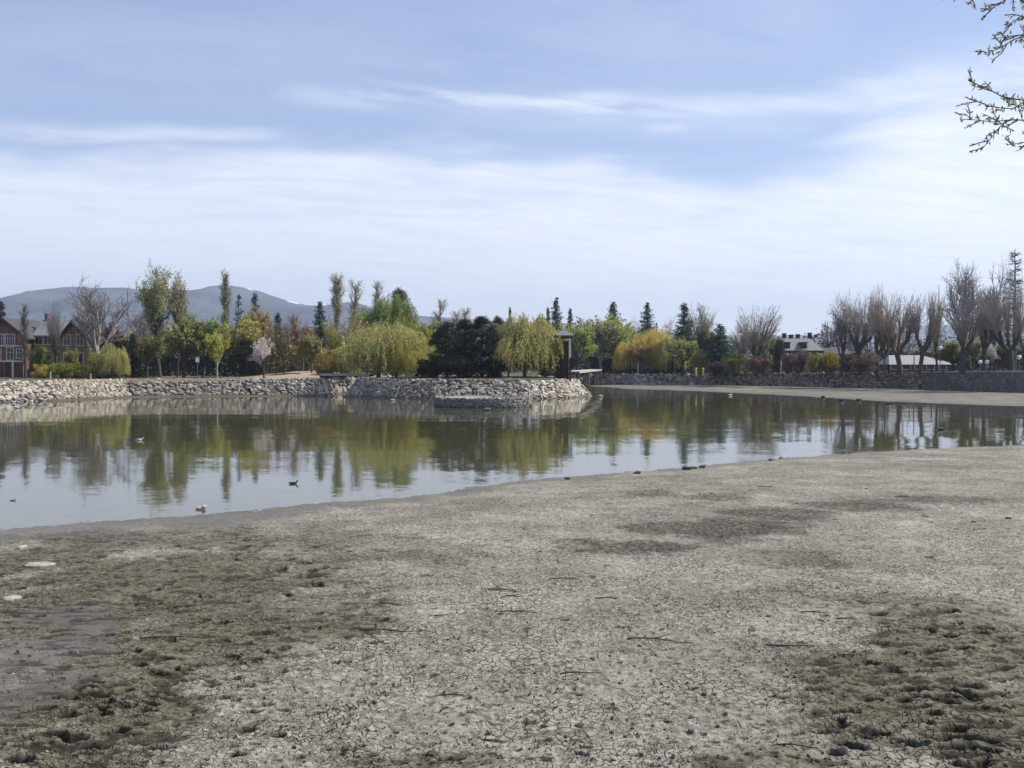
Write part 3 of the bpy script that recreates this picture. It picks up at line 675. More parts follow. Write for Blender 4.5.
def p_willow(seed, key='willow', strands=1000, droop=.72):
    rng = np.random.default_rng(seed); st = []
    prm = dict(lev=3, kids=(7, 5), ang=(.7, .6), ratio=(1.0, .7), thin=(.5, .4), trop=(.05, .02, -.02), wob=.12); prm['from'] = (.5, .3)
    rec(rng, st, np.array([0, 0, -.03]), norm([rng.normal(0, .06), rng.normal(0, .06), 1]), .36, .03, 0, prm)
    tr, cr = MB(), MB(); split_store(st, 2, tr, cr)
    # lobed dome of arching shoots with hanging strands
    lob = [(norm([rng.normal(), rng.normal(), abs(rng.normal()) + .2]), rng.uniform(.12, .36)) for _ in range(14)]
    P0, P1, LP, LA = [], [], [], []
    cents = [(rng.uniform(0, 2 * PI), math.asin(rng.uniform(.0, 1)), rng.uniform(.82, 1.12)) for _ in range(24)]
    for k in range(strands):
        a, el, gm = cents[k % 24] if k % 4 else (rng.uniform(0, 2 * PI), math.asin(rng.uniform(.02, 1)), .95)
        a += rng.normal(0, .2); el = abs(el + rng.normal(0, .15)); d = np.array([math.cos(a) * math.cos(el), math.sin(a) * math.cos(el), math.sin(el)])
        g = .84 + sum(w * max(0, d @ v) ** 14 for v, w in lob) - .1; rr = g * gm * rng.uniform(.3, 1.05) ** .5
        tip = np.array([d[0] * .46 * rr, d[1] * .46 * rr, .36 + d[2] * .62 * rr]); src = np.array([tip[0] * .55, tip[1] * .55, tip[2] * .8 + .05])
        P0.append(src); P1.append(tip); q = tip; h = np.array([d[0], d[1], 0]) * .5 + UP * .15; L = rng.uniform(.1, droop) * min(1, tip[2] + .15); m = max(3, int(L / .035))
        for i in range(m):
            h = norm(h + np.array([0, 0, -.42]) + rng.normal(0, .07, 3)); q2 = q + h * .035
            if q2[2] < .03: break
            P0.append(q); P1.append(q2); LP += [q, (q + q2) / 2]; LA += [h, h]; q = q2
    cr.twigs(np.array(P0), np.array(P1), .0012, .0009)
    LP = np.array(LP); LA = np.array(LA); rep = 2
    for _ in range(rep): cr.leaves(LP + rng.normal(0, .010, LP.shape), .030, .009, rng, LA, .7)
    finish(key, tr, cr)
def p_spruce(seed, key='spruce', whorls=44, open_=0.):
    rng = np.random.default_rng(seed); tr, cr = MB(), MB()
    tr.tube([(0, 0, -.02), (0, 0, .5), (0, 0, .99)], [.018, .011, .002], 6)
    C, A, SZ = [], [], []; P0, P1 = [], []
    for w in range(whorls):
        t = .06 + .93 * (w + rng.uniform(-.3, .3)) / whorls; t00 = t; maxr = .27 * (1 - t) ** .82 * rng.uniform(.7, 1.2) + .012; nb = int(5 + 5 * (1 - t))
        a0 = rng.uniform(0, 6.28)
        for b in range(nb):
            if rng.uniform() < open_: continue
            t = min(.985, max(.04, t00 + rng.normal(0, .022))); a = a0 + b * 2 * PI / nb + rng.normal(0, .3); L = maxr * rng.uniform(.5, 1.25); d = np.array([math.cos(a), math.sin(a), 0]); n = max(3, int(L / .018))
            pr = rng.uniform(-.35, -.05) + t * .35
            e = np.array([0, 0, t]) + d * L + UP * (L * pr + L * .1); P0.append([0, 0, t]); P1.append(e)
            for i in range(n):
                f = (i + .7) / n; p = np.array([0, 0, t]) + d * L * f + UP * (L * f * pr + .1 * L * f * f); side = np.array([-d[1], d[0], 0])
                for s in range(4): C.append(p + side * rng.normal(0, .018 * (1.3 - f)) * 1.3 + UP * rng.normal(-.01, .009)); A.append(d * .8 + side * rng.normal(0, .8) - UP * .45); SZ.append(.026)
    cr.twigs(np.array(P0), np.array(P1), .003, .0008); cr.leaves(np.array(C), np.array(SZ), .011, rng, np.array(A), .5); finish(key, tr, cr)
def p_pine(seed, key='pine', clumps=105, topw=1.0, crown0=.12):
    rng = np.random.default_rng(seed); tr, cr = MB(), MB()
    tr.tube([(0, 0, -.02), (.01, 0, .4), (0, .01, .93)], [.03, .02, .006], 7); C = []; P0, P1 = [], []
    for k in range(clumps):
        t = crown0 + (.97 - crown0) * rng.uniform(0, 1); prof = math.sin(PI * min(1, (t - crown0 + .12) / (1.1 - crown0))) ** .6 * (1.0 - .35 * t); a = rng.uniform(0, 2 * PI); q = .34 * prof * rng.uniform(.2, 1.) ** .6 * topw
        c = np.array([math.cos(a) * q, math.sin(a) * q, t]); P0.append([0, 0, max(.05, t - q * .5)]); P1.append(c); s = rng.uniform(.05, .09)
        v = rng.normal(size=(190, 3)); v /= np.linalg.norm(v, axis=1)[:, None]; C.append(c + v * rng.uniform(.4, 1, (190, 1)) * np.array([s * 1.25, s * 1.25, s * .75]))
    cr.twigs(np.array(P0), np.array(P1), .006, .002); C = np.concatenate(C); cr.leaves(C, .024, .010, rng); finish(key, tr, cr)
def p_larch(seed, key='larch'):
    rng = np.random.default_rng(seed); tr, cr = MB(), MB(); tr.tube([(0, 0, -.02), (.004, 0, .5), (0, 0, 1)], [.02, .012, .0015], 6); P0, P1, R = [], [], []
    for k in range(170):
        t = rng.uniform(.15, .98); a = rng.uniform(0, 2 * PI); L = .2 * (1 - t) ** .8 * rng.uniform(.5, 1.1) + .01; d = np.array([math.cos(a), math.sin(a), rng.uniform(-.1, .35)]); o = np.array([0, 0, t]); e = o + d * L
        P0.append(o); P1.append(e); R.append(.0032)
        for j in range(9):
            b = o + (e - o) * rng.uniform(.2, 1); P0.append(b); P1.append(b + norm(d + rng.normal(0, .6, 3)) * rng.uniform(.01, .045)); R.append(.0014)
    cr.twigs(np.array(P0), np.array(P1), np.array(R), np.array(R) * .5); finish(key, tr, cr)
def p_shrub(seed, key='shrub', n=4200, ls=.05, lw=.03, stems=26, flat=1.):
    rng = np.random.default_rng(seed); tr, cr = MB(), MB(); lob = [(norm(rng.normal(size=3) + UP * .4), rng.uniform(.1, .3)) for _ in range(7)]
    P0, P1 = [], []
    for k in range(stems * 4):
        a = rng.uniform(0, 2 * PI); q = rng.uniform(.1, .46); e = np.array([math.cos(a) * q, math.sin(a) * q, rng.uniform(.45, .95)]); P0.append([e[0] * .2, e[1] * .2, 0]); P1.append(e)
    for k in range(5): tr.tube([P0[k], np.array(P1[k]) * .55, np.array(P1[k]) * .9], [.016, .011, .004], 5)
    cr.twigs(np.array(P0), np.array(P1), .006, .002)
    nc = 30; Cs = []
    for k in range(nc):
        a = rng.uniform(0, 2 * PI); q = .40 * rng.uniform(.05, 1) ** .6; zc = rng.uniform(.08, .9 - q * q * 2.2 * rng.uniform(.5, 1)); sz = rng.uniform(.08, .17)
        v = rng.normal(size=(n // nc, 3)); v /= np.linalg.norm(v, axis=1)[:, None]; v *= rng.uniform(.2, 1.15, (len(v), 1)) ** .6; Cs.append(np.array([math.cos(a) * q, math.sin(a) * q, zc]) + v * np.array([sz, sz, sz * 1.05]))
    C = np.concatenate(Cs); C = C[C[:, 2] > .0]; cr.leaves(C, ls, lw, rng, np.c_[C[:, :2], C[:, 2] + .3], 1.4); finish(key, tr, cr)
def p_grass_shrub(seed, key='upright'):
    rng = np.random.default_rng(seed); tr, cr = MB(), MB(); n = 900
    a = rng.uniform(0, 2 * PI, n); q = rng.uniform(0, 1, n) ** .7; L = rng.uniform(.6, 1, n); base = np.c_[np.cos(a) * q * .12, np.sin(a) * q * .12, np.zeros(n)]
    top = np.c_[np.cos(a) * q * .46, np.sin(a) * q * .46, L * (1 - q * q * .45)]; cr.twigs(base, top, .005, .002)
    for f in (.45, .6, .75, .85, .95): cr.leaves(base + (top - base) * f + rng.normal(0, .02, (n, 3)), .07, .02, rng, top - base, .5)
    for k in range(5): tr.tube([base[k], base[k] * .5 + top[k] * .3, top[k] * .7], [.014, .01, .004], 5)
    finish(key, tr, cr)
for s in (1, 2, 3): p_bare(s)
p_bare(4, key='vase', spread=.42, trop=(.05, .2, .2, .12, .05)); p_bare(5, key='vase', spread=.42, trop=(.05, .2, .2, .12, .05))
for s in (11, 12, 13): p_bare(s, leaf=9500, key='leafy', spread=.72, lsize=.026, trunkL=.26)
for s in (14, 15): p_bare(s, leaf=1500, key='budding', spread=.62, lsize=.013)
p_bare(17, leaf=1700, key='blossom', spread=.7, lsize=.017)
for s in (21, 22): p_bare(s, leaf=6500, key='poplar', spread=.4, lsize=.017, trunkL=.3, kids=(9, 8, 6, 4), trop=(.05, .12, .12, .1, .05))
for s in (31, 32, 33, 36, 37, 38): p_pollard(s)
p_pollard(34, key='pollard_green', leaf=900); p_pollard(35, key='pollard_green', leaf=1300, stubs=7)
for s in (41, 42): p_column(s)
p_column(43, key='column_bare', leaf=300); p_column(44, key='column_bare', leaf=200, n=55)
for s in (51, 52, 53, 54): p_willow(s)
for s in (61, 62, 63): p_spruce(s)
p_spruce(64, key='spruce_open', whorls=26, open_=.25)
for s in (71, 72, 73): p_pine(s)
p_pine(74, key='pine_round', clumps=46, crown0=.45)
p_larch(81)
for s in (91, 92, 93): p_shrub(s)
p_shrub(94, key='shrub_thin', n=1300); p_grass_shrub(96)

NAME = dict(bare='bare_tree', vase='bare_tree', leafy='leafy_tree', budding='budding_tree', blossom='blossom_tree', poplar='poplar_tree', pollard='pollard_tree', pollard_green='pollard_tree', column='poplar_tree', column_bare='poplar_tree',
            willow='willow_tree', spruce='spruce_tree', spruce_open='spruce_tree', pine='pine_tree', pine_round='pine_tree', larch='larch_tree', shrub='shrub', shrub_thin='shrub', upright='shrub')
GROUP = dict(bare='bare trees on the far bank', leafy='leafing trees on the far bank', budding='budding trees on the far bank', poplar='poplars on the far bank', pollard='pollard trees along the wall', willow='willows along the water', spruce='spruces behind the pond', pine='dark pines', shrub='shrubs along the bank')
CROWNMAT = dict(spruce='needle', spruce_open='needle', pine='needle', pine_round='needle', bare='twig', vase='twig', pollard='twig', larch='twig')
count = {}
WK = dict(pollard=1.2, pollard_green=1.15, spruce=1.2, bare=1.1, vase=1.1, willow=1.1, leafy=1.08)
def tree(kind, px, top, w, Y, col, label, bark=(.055, .047, .042), island=False, lean=0, zoff=0, wy=None):
    x = X(px, Y); z = 2.08 if island else float(zg(x, Y)); z += zoff - .03; H = Zat(top, Y) - z; W = w * Y / FPX * WK.get(kind, 1.)
    i = count.get(kind, 0); count[kind] = i + 1; tm, cm = PROTO[kind][i % len(PROTO[kind])]
    nm = NAME[kind]; g = GROUP.get(nm.replace('_tree', '').replace('leafy', 'leafy'), None)
    g = {'bare_tree': GROUP['bare'], 'leafy_tree': GROUP['leafy'], 'budding_tree': GROUP['budding'], 'poplar_tree': GROUP['poplar'], 'pollard_tree': GROUP['pollard'], 'willow_tree': GROUP['willow'], 'spruce_tree': GROUP['spruce'], 'pine_tree': GROUP['pine'], 'shrub': GROUP['shrub']}.get(nm)
    root = thing(nm, label, 'shrub' if nm == 'shrub' else 'tree', (x, Y, z), (i * 2.399) % (2 * PI), g)
    root.rotation_euler = (0, lean, 0) if lean else root.rotation_euler
    t = link('trunk' if nm != 'shrub' else 'stem', tm, M['bark'], root, color=bark); c = link('crown' if nm != 'shrub' else 'foliage', cm, M[CROWNMAT.get(kind, 'leaf')], root, color=col)
    for o in (t, c): o.scale = (W, W, H)
    return root
YW = (.32, .30, .115); GW = (.25, .28, .10); OL = (.27, .25, .08); GG = (.23, .235, .115); TW = (.205, .182, .155); TWP = (.195, .175, .16); TWG = (.32, .29, .23); SP = (.024, .045, .03); PN = (.012, .022, .013); BR = (.25, .195, .13)
PALE = (.3, .28, .24)
# ---- left bank
tree('pine', -4, 296, 24, 150, (.03, .02, .028), 'dark purplish tree cut by the left edge of the photo, behind the brick house')
tree('column_bare', 25, 304, 10, 121, TW, 'thin dark bare tree in front of the left gable of the brick house')
tree('pollard', 57, 302, 17, 124, TW, 'short bare pollard in front of the roof of the brick house')
tree('vase', 93, 281, 60, 127, TWP, 'broad bare tree with a whitish trunk right of the brick house', PALE)
tree('leafy', 108, 326, 30, 138, (.07, .035, .028), 'dark reddish tree behind the whitish bare trunk')
tree('willow', 116, 345, 26, 121, YW, 'small bright yellow-green weeping tree left of the dark evergreen')
tree('leafy', 42, 346, 20, 124, (.21, .23, .07), 'light green tree hiding the middle of the brick house')
tree('leafy', 73, 349, 15, 122.5, (.2, .19, .07), 'olive tree in front of the right gable of the brick house')
tree('spruce', 133, 334, 30, 127, (.02, .032, .014), 'dark green evergreen between the yellow weeping tree and the tall poplar')
tree('bare', 141, 308, 34, 150, TWP, 'grey bare tree behind the dark evergreen left of the tall poplar')
tree('leafy', 147, 335, 26, 125, (.15, .15, .05), 'olive-green tree right in front of the dark evergreen')
tree('poplar', 160, 268, 44, 134, (.27, .28, .15), 'tallest grey-green poplar on the left bank')
tree('poplar', 177, 277, 26, 137, (.27, .25, .17), 'grey-green poplar close behind the tallest one, to its right')
tree('leafy', 184, 318, 34, 131, (0.224, 0.231, 0.091), 'pale green leafing tree under the tall poplars')
tree('leafy', 203, 318, 36, 133, (0.168, 0.217, 0.063), 'green leafing tree left of the slender columnar poplar, behind the white sign')
tree('leafy', 217, 333, 26, 123, (0.308, 0.301, 0.077), 'bright yellow-green tree with a thin pale trunk right of the white sign', PALE)
tree('column', 226, 271, 14, 158, (.28, .28, .19), 'slender columnar poplar standing out against the mountain', (.1, .09, .08))
tree('spruce_open', 239, 296, 22, 165, SP, 'ragged dark spruce just right of the slender columnar poplar')
tree('spruce', 255, 295, 20, 162, SP, 'pointed dark spruce above the ochre budding tree')
tree('leafy', 236, 318, 40, 130, OL, 'wide olive tree below the ragged dark spruce')
tree('leafy', 255, 309, 26, 146, (0.280, 0.217, 0.105), 'ochre budding tree in front of the pointed dark spruce')
tree('pine', 247, 340, 30, 127, (.02, .024, .014), 'dark evergreen low behind the white blossom tree')
tree('blossom', 264, 338, 22, 119.5, (.5, .47, .45), 'small tree in white blossom on the left bank')
tree('spruce', 278, 314, 20, 162, SP, 'dark spruce right of the white blossom tree')
tree('budding', 284, 322, 30, 128, BR, 'brown budding tree on the tan grass, left of two')
tree('budding', 302, 315, 32, 131, (0.210, 0.140, 0.091), 'brown budding tree on the tan grass, right of two and taller')
tree('spruce', 320, 303, 25, 146, SP, 'tall dark spruce above the brown budding trees')
tree('leafy', 312, 335, 26, 127, (0.224, 0.196, 0.084), 'low olive tree in front of the tall dark spruce')
tree('column', 337, 274, 17, 172, (.3, .29, .2), 'tall columnar poplar above the left footbridge', (.1, .09, .08))
tree('column_bare', 357, 280, 19, 178, TWG, 'thin bare poplar right of the tall columnar one above the footbridge')
tree('budding', 340, 320, 30, 140, OL, 'olive budding tree behind the left footbridge')
tree('budding', 358, 318, 30, 142, (0.238, 0.168, 0.098), 'rusty budding tree behind the left footbridge, to the right')
tree('upright', 325, 353, 21, 117.5, (.27, .2, .06), 'orange-green bush at the edge of the dark channel gap')
tree('shrub', 345, 347, 30, 126, (.25, .22, .05), 'bright yellow shrub behind the left footbridge')
tree('column_bare', 377, 281, 16, 185, TWG, 'pale bare poplar rising out of the broad green willow')
tree('pine_round', 400, 289, 26, 168, (.014, .02, .02), 'black round-headed pine above the broad green willow')
tree('willow', 372, 301, 46, 150, GW, 'broad green willow behind the island, left half of a pair')
tree('willow', 397, 297, 54, 148, (.17, .21, .055), 'broad green willow below the black round-headed pine, right half of a pair')
tree('willow', 379, 324, 76, 117, YW, 'big yellow willow at the left end of the island', island=True)
tree('willow', 396, 338, 44, 114.5, (.28, .25, .05), 'lower bright yellow willow in front of the big one on the island', island=True)
tree('willow', 417, 318, 40, 121, (.24, .23, .06), 'yellow-green willow just left of the black pines', island=True)
tree('leafy', 433, 322, 30, 124, (0.196, 0.238, 0.084), 'green tree squeezed between the yellow-green willow and the black pines', island=True)
tree('column_bare', 439, 299, 17, 200, TWG, 'pale bare poplar above the gap left of the black pines')
tree('column_bare', 456, 311, 14, 206, TWG, 'faint bare tree above the black pines, left of two')
tree('column_bare', 464, 308, 16, 204, TWG, 'faint bare tree above the black pines, right of two')
# ---- island
tree('pine', 447, 322, 34, 112, PN, 'black pine at the left of the island pine clump', island=True)
tree('pine', 465, 320, 30, 115, PN, 'black pine in the middle of the island pine clump', island=True)
tree('pine', 482, 317, 36, 112.5, PN, 'tallest black pine of the island clump', island=True)
tree('pine', 498, 317, 22, 117, PN, 'narrow black pine at the right of the island clump', island=True)
tree('shrub', 433, 356, 36, 111, (.014, .022, .01), 'dark low evergreen bush at the foot of the leftmost black pine', island=True)
tree('shrub', 465, 356, 44, 109.5, (.014, .02, .011), 'dark low evergreen bush in front of the black pines', island=True)
tree('shrub', 495, 358, 28, 110.5, (.02, .024, .012), 'dark olive bush right of the black pines', island=True)
tree('willow', 524, 317, 64, 112.5, YW, 'wide weeping yellow willow right of the black pines', island=True)
tree('willow', 508, 326, 34, 114, OL, 'shaded olive willow against the black pines', island=True)
tree('willow', 546, 318, 42, 115, (.28, .24, .05), 'weeping yellow willow touching the kiosk', island=True)
tree('spruce', 510, 309, 11, 210, SP, 'tiny spruce tip showing over the weeping willow')
tree('spruce', 556, 299, 21, 192, SP, 'sharp dark spruce behind the kiosk, left of two')
tree('spruce', 570, 310, 17, 188, SP, 'smaller dark spruce directly above the kiosk roof, right of two')
tree('spruce', 548, 309, 13, 200, SP, 'thin spruce beside the sharp dark one, over the weeping willow')
tree('leafy', 577, 325, 34, 165, (0.238, 0.266, 0.070), 'bright green tree behind the kiosk roof')
# ---- far middle
tree('leafy', 601, 320, 46, 188, GG, 'grey-green tree with a pale straight trunk right of the kiosk', PALE)
tree('column_bare', 589, 320, 18, 215, TWG, 'pale bare tree just right of the kiosk roof')
tree('leafy', 618, 318, 34, 190, (0.252, 0.266, 0.070), 'yellow-green tree below the left broad spruce')
tree('spruce', 613, 303, 27, 222, SP, 'broad dark spruce in mid picture, left of two')
tree('spruce', 647, 304, 26, 216, SP, 'broad dark spruce in mid picture, right of two')
tree('bare', 632, 319, 26, 235, TWG, 'grey bare tree between the two broad spruces')
tree('willow', 628, 338, 34, 184, (.42, .35, .1), 'golden willow on the far bank, left of three')
tree('willow', 652, 330, 42, 186, (.44, .37, .1), 'golden willow on the far bank, middle of three and largest')
tree('willow', 671, 337, 32, 181, (.36, .35, .1), 'yellow-green willow on the far bank, right of three')
tree('leafy', 641, 345, 22, 181, (.3, .2, .08), 'rusty low tree among the golden willows')
tree('spruce', 684, 305, 27, 182, SP, 'tall dark spruce in front of the pale round bare tree')
tree('budding', 700, 303, 42, 205, (.24, .23, .17), 'pale round budding tree behind the tall dark spruce')
tree('bare', 674, 318, 24, 230, TWG, 'faint bare tree left of the tall dark spruce')
tree('leafy', 682, 340, 34, 174, (0.168, 0.189, 0.063), 'dark green bushy tree at the foot of the tall spruce')
tree('shrub', 701, 350, 20, 170, (.2, .2, .05), 'yellow-green shrub between the tall spruce and the squat one')
tree('leafy', 708, 328, 20, 176, (.11, .095, .05), 'dull brown tree between the two spruces')
tree('spruce', 720, 325, 30, 170, SP, 'squat dark spruce left of the forked pollard')
tree('bare', 738, 326, 26, 185, TWP, 'grey bare tree between the squat spruce and the forked pollard')
tree('shrub', 735, 354, 28, 162, (.14, .15, .05), 'low green shrub left of the forked pollard')
tree('pollard', 757, 306, 46, 160, (.2, .18, .14), 'forked pollard with a pale brush of shoots, alone left of the grey roof', (.04, .035, .033))
tree('leafy', 768, 334, 24, 172, (0.252, 0.266, 0.084), 'yellow-green tree behind the forked pollard')
tree('shrub', 778, 337, 13, 172, (.05, .045, .03), 'tall narrow dark bush left of the grey-roofed house')
tree('shrub', 757, 356, 28, 154, (.115, .07, .055), 'dull red shrub at the foot of the forked pollard')
tree('shrub', 717, 361, 20, 160, (.08, .05, .04), 'dull red shrub below the squat spruce')
tree('shrub', 799, 350, 22, 152, (.12, .08, .072), 'tall purple-brown shrub in front of the grey-roofed house')
tree('shrub', 787, 354, 12, 153, (.11, .08, .065), 'smaller purple-brown shrub left of the tall one')
tree('shrub', 815, 352, 16, 150, (.2, .19, .05), 'yellow-green shrub right of the pale house wall')
tree('upright', 829, 352, 22, 150, (.25, .19, .04), 'golden shrub under the low tan house')
# ---- right bank
tree('vase', 842, 299, 32, 148, TWP, 'bare tree at the left of the dense right-hand clump')
tree('pollard', 861, 291, 36, 145, TW, 'dark bare pollard in the middle of the dense clump')
tree('pollard_green', 877, 287, 33, 147, (0.280, 0.238, 0.140), 'tall yellowish pollard at the right of the dense clump')
tree('leafy', 884, 318, 22, 152, (0.336, 0.280, 0.126), 'straw-coloured tree behind the leaning trunk')
tree('shrub', 862, 352, 34, 143, (.12, .085, .065), 'reddish brush at the foot of the dense clump')
tree('shrub', 846, 356, 14, 144, (.11, .075, .06), 'low reddish bush left of the brush under the dense clump')
tree('pollard', 900, 295, 39, 136, (.17, .14, .115), 'round-headed pollard with a crooked forked trunk left of the white-roofed pavilion')
tree('pollard', 920, 294, 32, 134, TW, 'leaning bare pollard in front of the white-roofed pavilion', lean=.1)
tree('pollard_green', 937, 289, 14, 140, (0.280, 0.252, 0.098), 'narrow yellowish tree beside the globe lamp')
tree('bare', 970, 262, 52, 146, TWP, 'tall open bare tree towering over the right bank')
tree('pollard', 962, 298, 32, 128, TWP, 'thick-trunked pollard under the tall open bare tree')
tree('pollard', 984, 296, 34, 130, TWP, 'grey pollard between two thick trunks on the right')
tree('bare', 994, 266, 42, 152, TWP, 'round bare tree between the tall open tree and the larch')
tree('larch', 1014, 251, 28, 150, (.075, .07, .068), 'tall leafless larch near the right edge')
tree('pollard', 1011, 278, 50, 125, TW, 'largest pollard with a black trunk at the right edge', (.03, .027, .026))
tree('pollard_green', 1024, 290, 26, 129, (0.266, 0.210, 0.098), 'yellowish pollard cut by the right edge')
tree('leafy', 953, 342, 26, 140, (0.168, 0.182, 0.084), 'dull green low tree behind the thick-trunked pollard')
tree('leafy', 973, 338, 24, 134, (0.210, 0.217, 0.112), 'pale green low tree in front of the grey pollard')
tree('leafy', 998, 345, 24, 142, (.09, .085, .045), 'dark olive low tree left of the black trunk')
tree('blossom', 989, 343, 14, 131, (.4, .42, .4), 'small whitish weeping tree left of the dark olive one')
# ---- shrubs along the left bank
tree('shrub', 42, 364, 18, 119, (.32, .26, .06), 'golden yellow bush in front of the brick house')
tree('shrub', 60, 362, 24, 120, (.17, .18, .035), 'yellow-green bush right of the golden one, left of two')
tree('shrub', 79, 362, 24, 121, (.18, .19, .035), 'yellow-green bush below the right gable, right of two')
tree('shrub', 99, 352, 24, 122, (.2, .2, .04), 'bright green bush at the foot of the whitish bare trunk')
tree('shrub', 76, 350, 12, 125, (.018, .025, .012), 'small dark evergreen against the right gable')
tree('shrub', 110, 364, 22, 122, (.16, .17, .04), 'low green bush under the small yellow weeping tree')

# small offstage copses so that a side step still finds trees
rngx = np.random.default_rng(9)
def backdrop_trees(): ...

# ---- evergreen hedges behind the first rows
def hedge(x0, x1, Y0, Y1, h, label, col, seed, thick=1.6):
    rng = np.random.default_rng(seed); L = math.hypot(x1 - x0, Y1 - Y0); a = math.atan2(Y1 - Y0, x1 - x0); n = int(L * 300)
    u = rng.uniform(0, L, n); top = h * (.78 + .3 * vnoise(u / 2.2, u * 0, seed)); v = rng.uniform(-thick / 2, thick / 2, n); z = top * rng.uniform(0, 1, n) ** .75
    root = thing('hedge', label, 'hedge', (x0, Y0, float(zg(x0, Y0))), a); mb = MB(); mb.leaves(np.c_[u, v, z], .42, .28, rng); link('foliage', mb.mesh('hedge'), M['needle'], root, color=col)
    mb = MB(); k = max(4, int(L / .8)); uu = np.linspace(.2, L - .2, k); mb.twigs(np.c_[uu, uu * 0, uu * 0 - .1], np.c_[uu + rng.normal(0, .1, k), uu * 0, uu * 0 + h * .8], .05, .02); link('stem', mb.mesh('stems'), M['bark'], root, color=(.05, .04, .035))
hedge(X(145, 146), X(255, 148), 146, 148, 3.6, 'long dark evergreen hedge behind the left bank poplars', (.04, .046, .026), 1)
hedge(X(238, 139), X(335, 141), 139, 141, 3.2, 'dark hedge behind the tan grass and the brown budding trees', (.035, .038, .022), 2)
hedge(X(545, 142), X(597, 198), 146, 198, 3., 'black hedge behind the kiosk and the right footbridge', (.025, .03, .02), 3)
hedge(X(596, 195), X(690, 182), 195, 182, 3.1, 'black hedge under the golden willows of the far bank', (.026, .03, .02), 4)
hedge(X(690, 186), X(745, 178), 186, 178, 3.2, 'dark hedge behind the two right-hand spruces', (.035, .038, .026), 5)
hedge(X(880, 168), X(1060, 158), 168, 158, 3.4, 'dull olive hedge far behind the right bank pollards', (.06, .062, .035), 6)
hedge(X(-40, 165), X(150, 168), 165, 168, 5.5, 'brownish hedge behind the brick house', (.06, .05, .035), 7)
hedge(X(90, 152), X(345, 158), 152, 158, 7., 'tall olive-brown thicket filling the back of the left bank', (.26, .245, .125), 9, 3.)
hedge(X(265, 134), X(345, 133), 134, 133, 3.8, 'rusty brown thicket between the brown budding trees and the footbridge', (.27, .235, .115), 10, 1.6)
hedge(X(590, 200), X(745, 192), 200, 192, 7., 'tall olive thicket behind the golden willows', (.26, .255, .12), 11, 3.)
hedge(X(735, 178), X(885, 172), 178, 172, 3.2, 'low brown thicket left of the dense bare clump', (.2, .17, .11), 12, 2.)
hedge(X(345, 136), X(445, 143), 143, 143, 4.5, 'olive thicket below the broad green willows', (.2, .18, .07), 13, 2.)
hedge(X(400, 132), X(520, 133), 133, 134.5, 2.6, 'dark hedge behind the black island pines', (.018, .022, .012), 8) if False else None

# ---- far woods: one mass nobody could count
def far_woods():
    rng = np.random.default_rng(3); mb = MB(); n = 900
    for k in range(n):
        a = rng.uniform(-.75, .75); r = rng.uniform(235, 620); x = math.sin(a) * r; y = math.cos(a) * r; h = rng.uniform(7, 11.5) + (r - 235) * .008; w = h * rng.uniform(.35, .6); z0 = float(zg(np.array([x]), np.array([y]))[0])
        m = 130; d = rng.normal(size=(m, 3)); d /= np.linalg.norm(d, axis=1)[:, None]; d *= rng.uniform(.3, 1, (m, 1)) ** .5
        C = np.c_[x + d[:, 0] * w, y + d[:, 1] * w, z0 + h * .52 + d[:, 2] * h * .48]; mb.leaves(C, .75, .38, rng)
        mb.twigs(np.array([[x, y, z0]] * 3), np.array([[x, y, z0]] * 3) + np.c_[rng.normal(0, .8, (3, 2)), np.full(3, h)], .14, .05)
    m, t = new_mat('far_wood'); g = t.n.new('ShaderNodeNewGeometry')
    col = t.mix(t.ramp(t.noise(t.pos, .05, 3.), (.35, .65)), (.10, .08, .06, 1), (.11, .11, .055, 1)); col = t.mix(t.ramp(t.noise(t.pos, .11, 2.), (.55, .65)), col, (.03, .04, .026, 1)); t.set(t.b, 'Base Color', col)
    o = link('distant_woods', mb.mesh('woods'), m); tag(o, 'mass of distant brown and green woods beyond the park', 'woods', None, 'stuff')
far_woods()

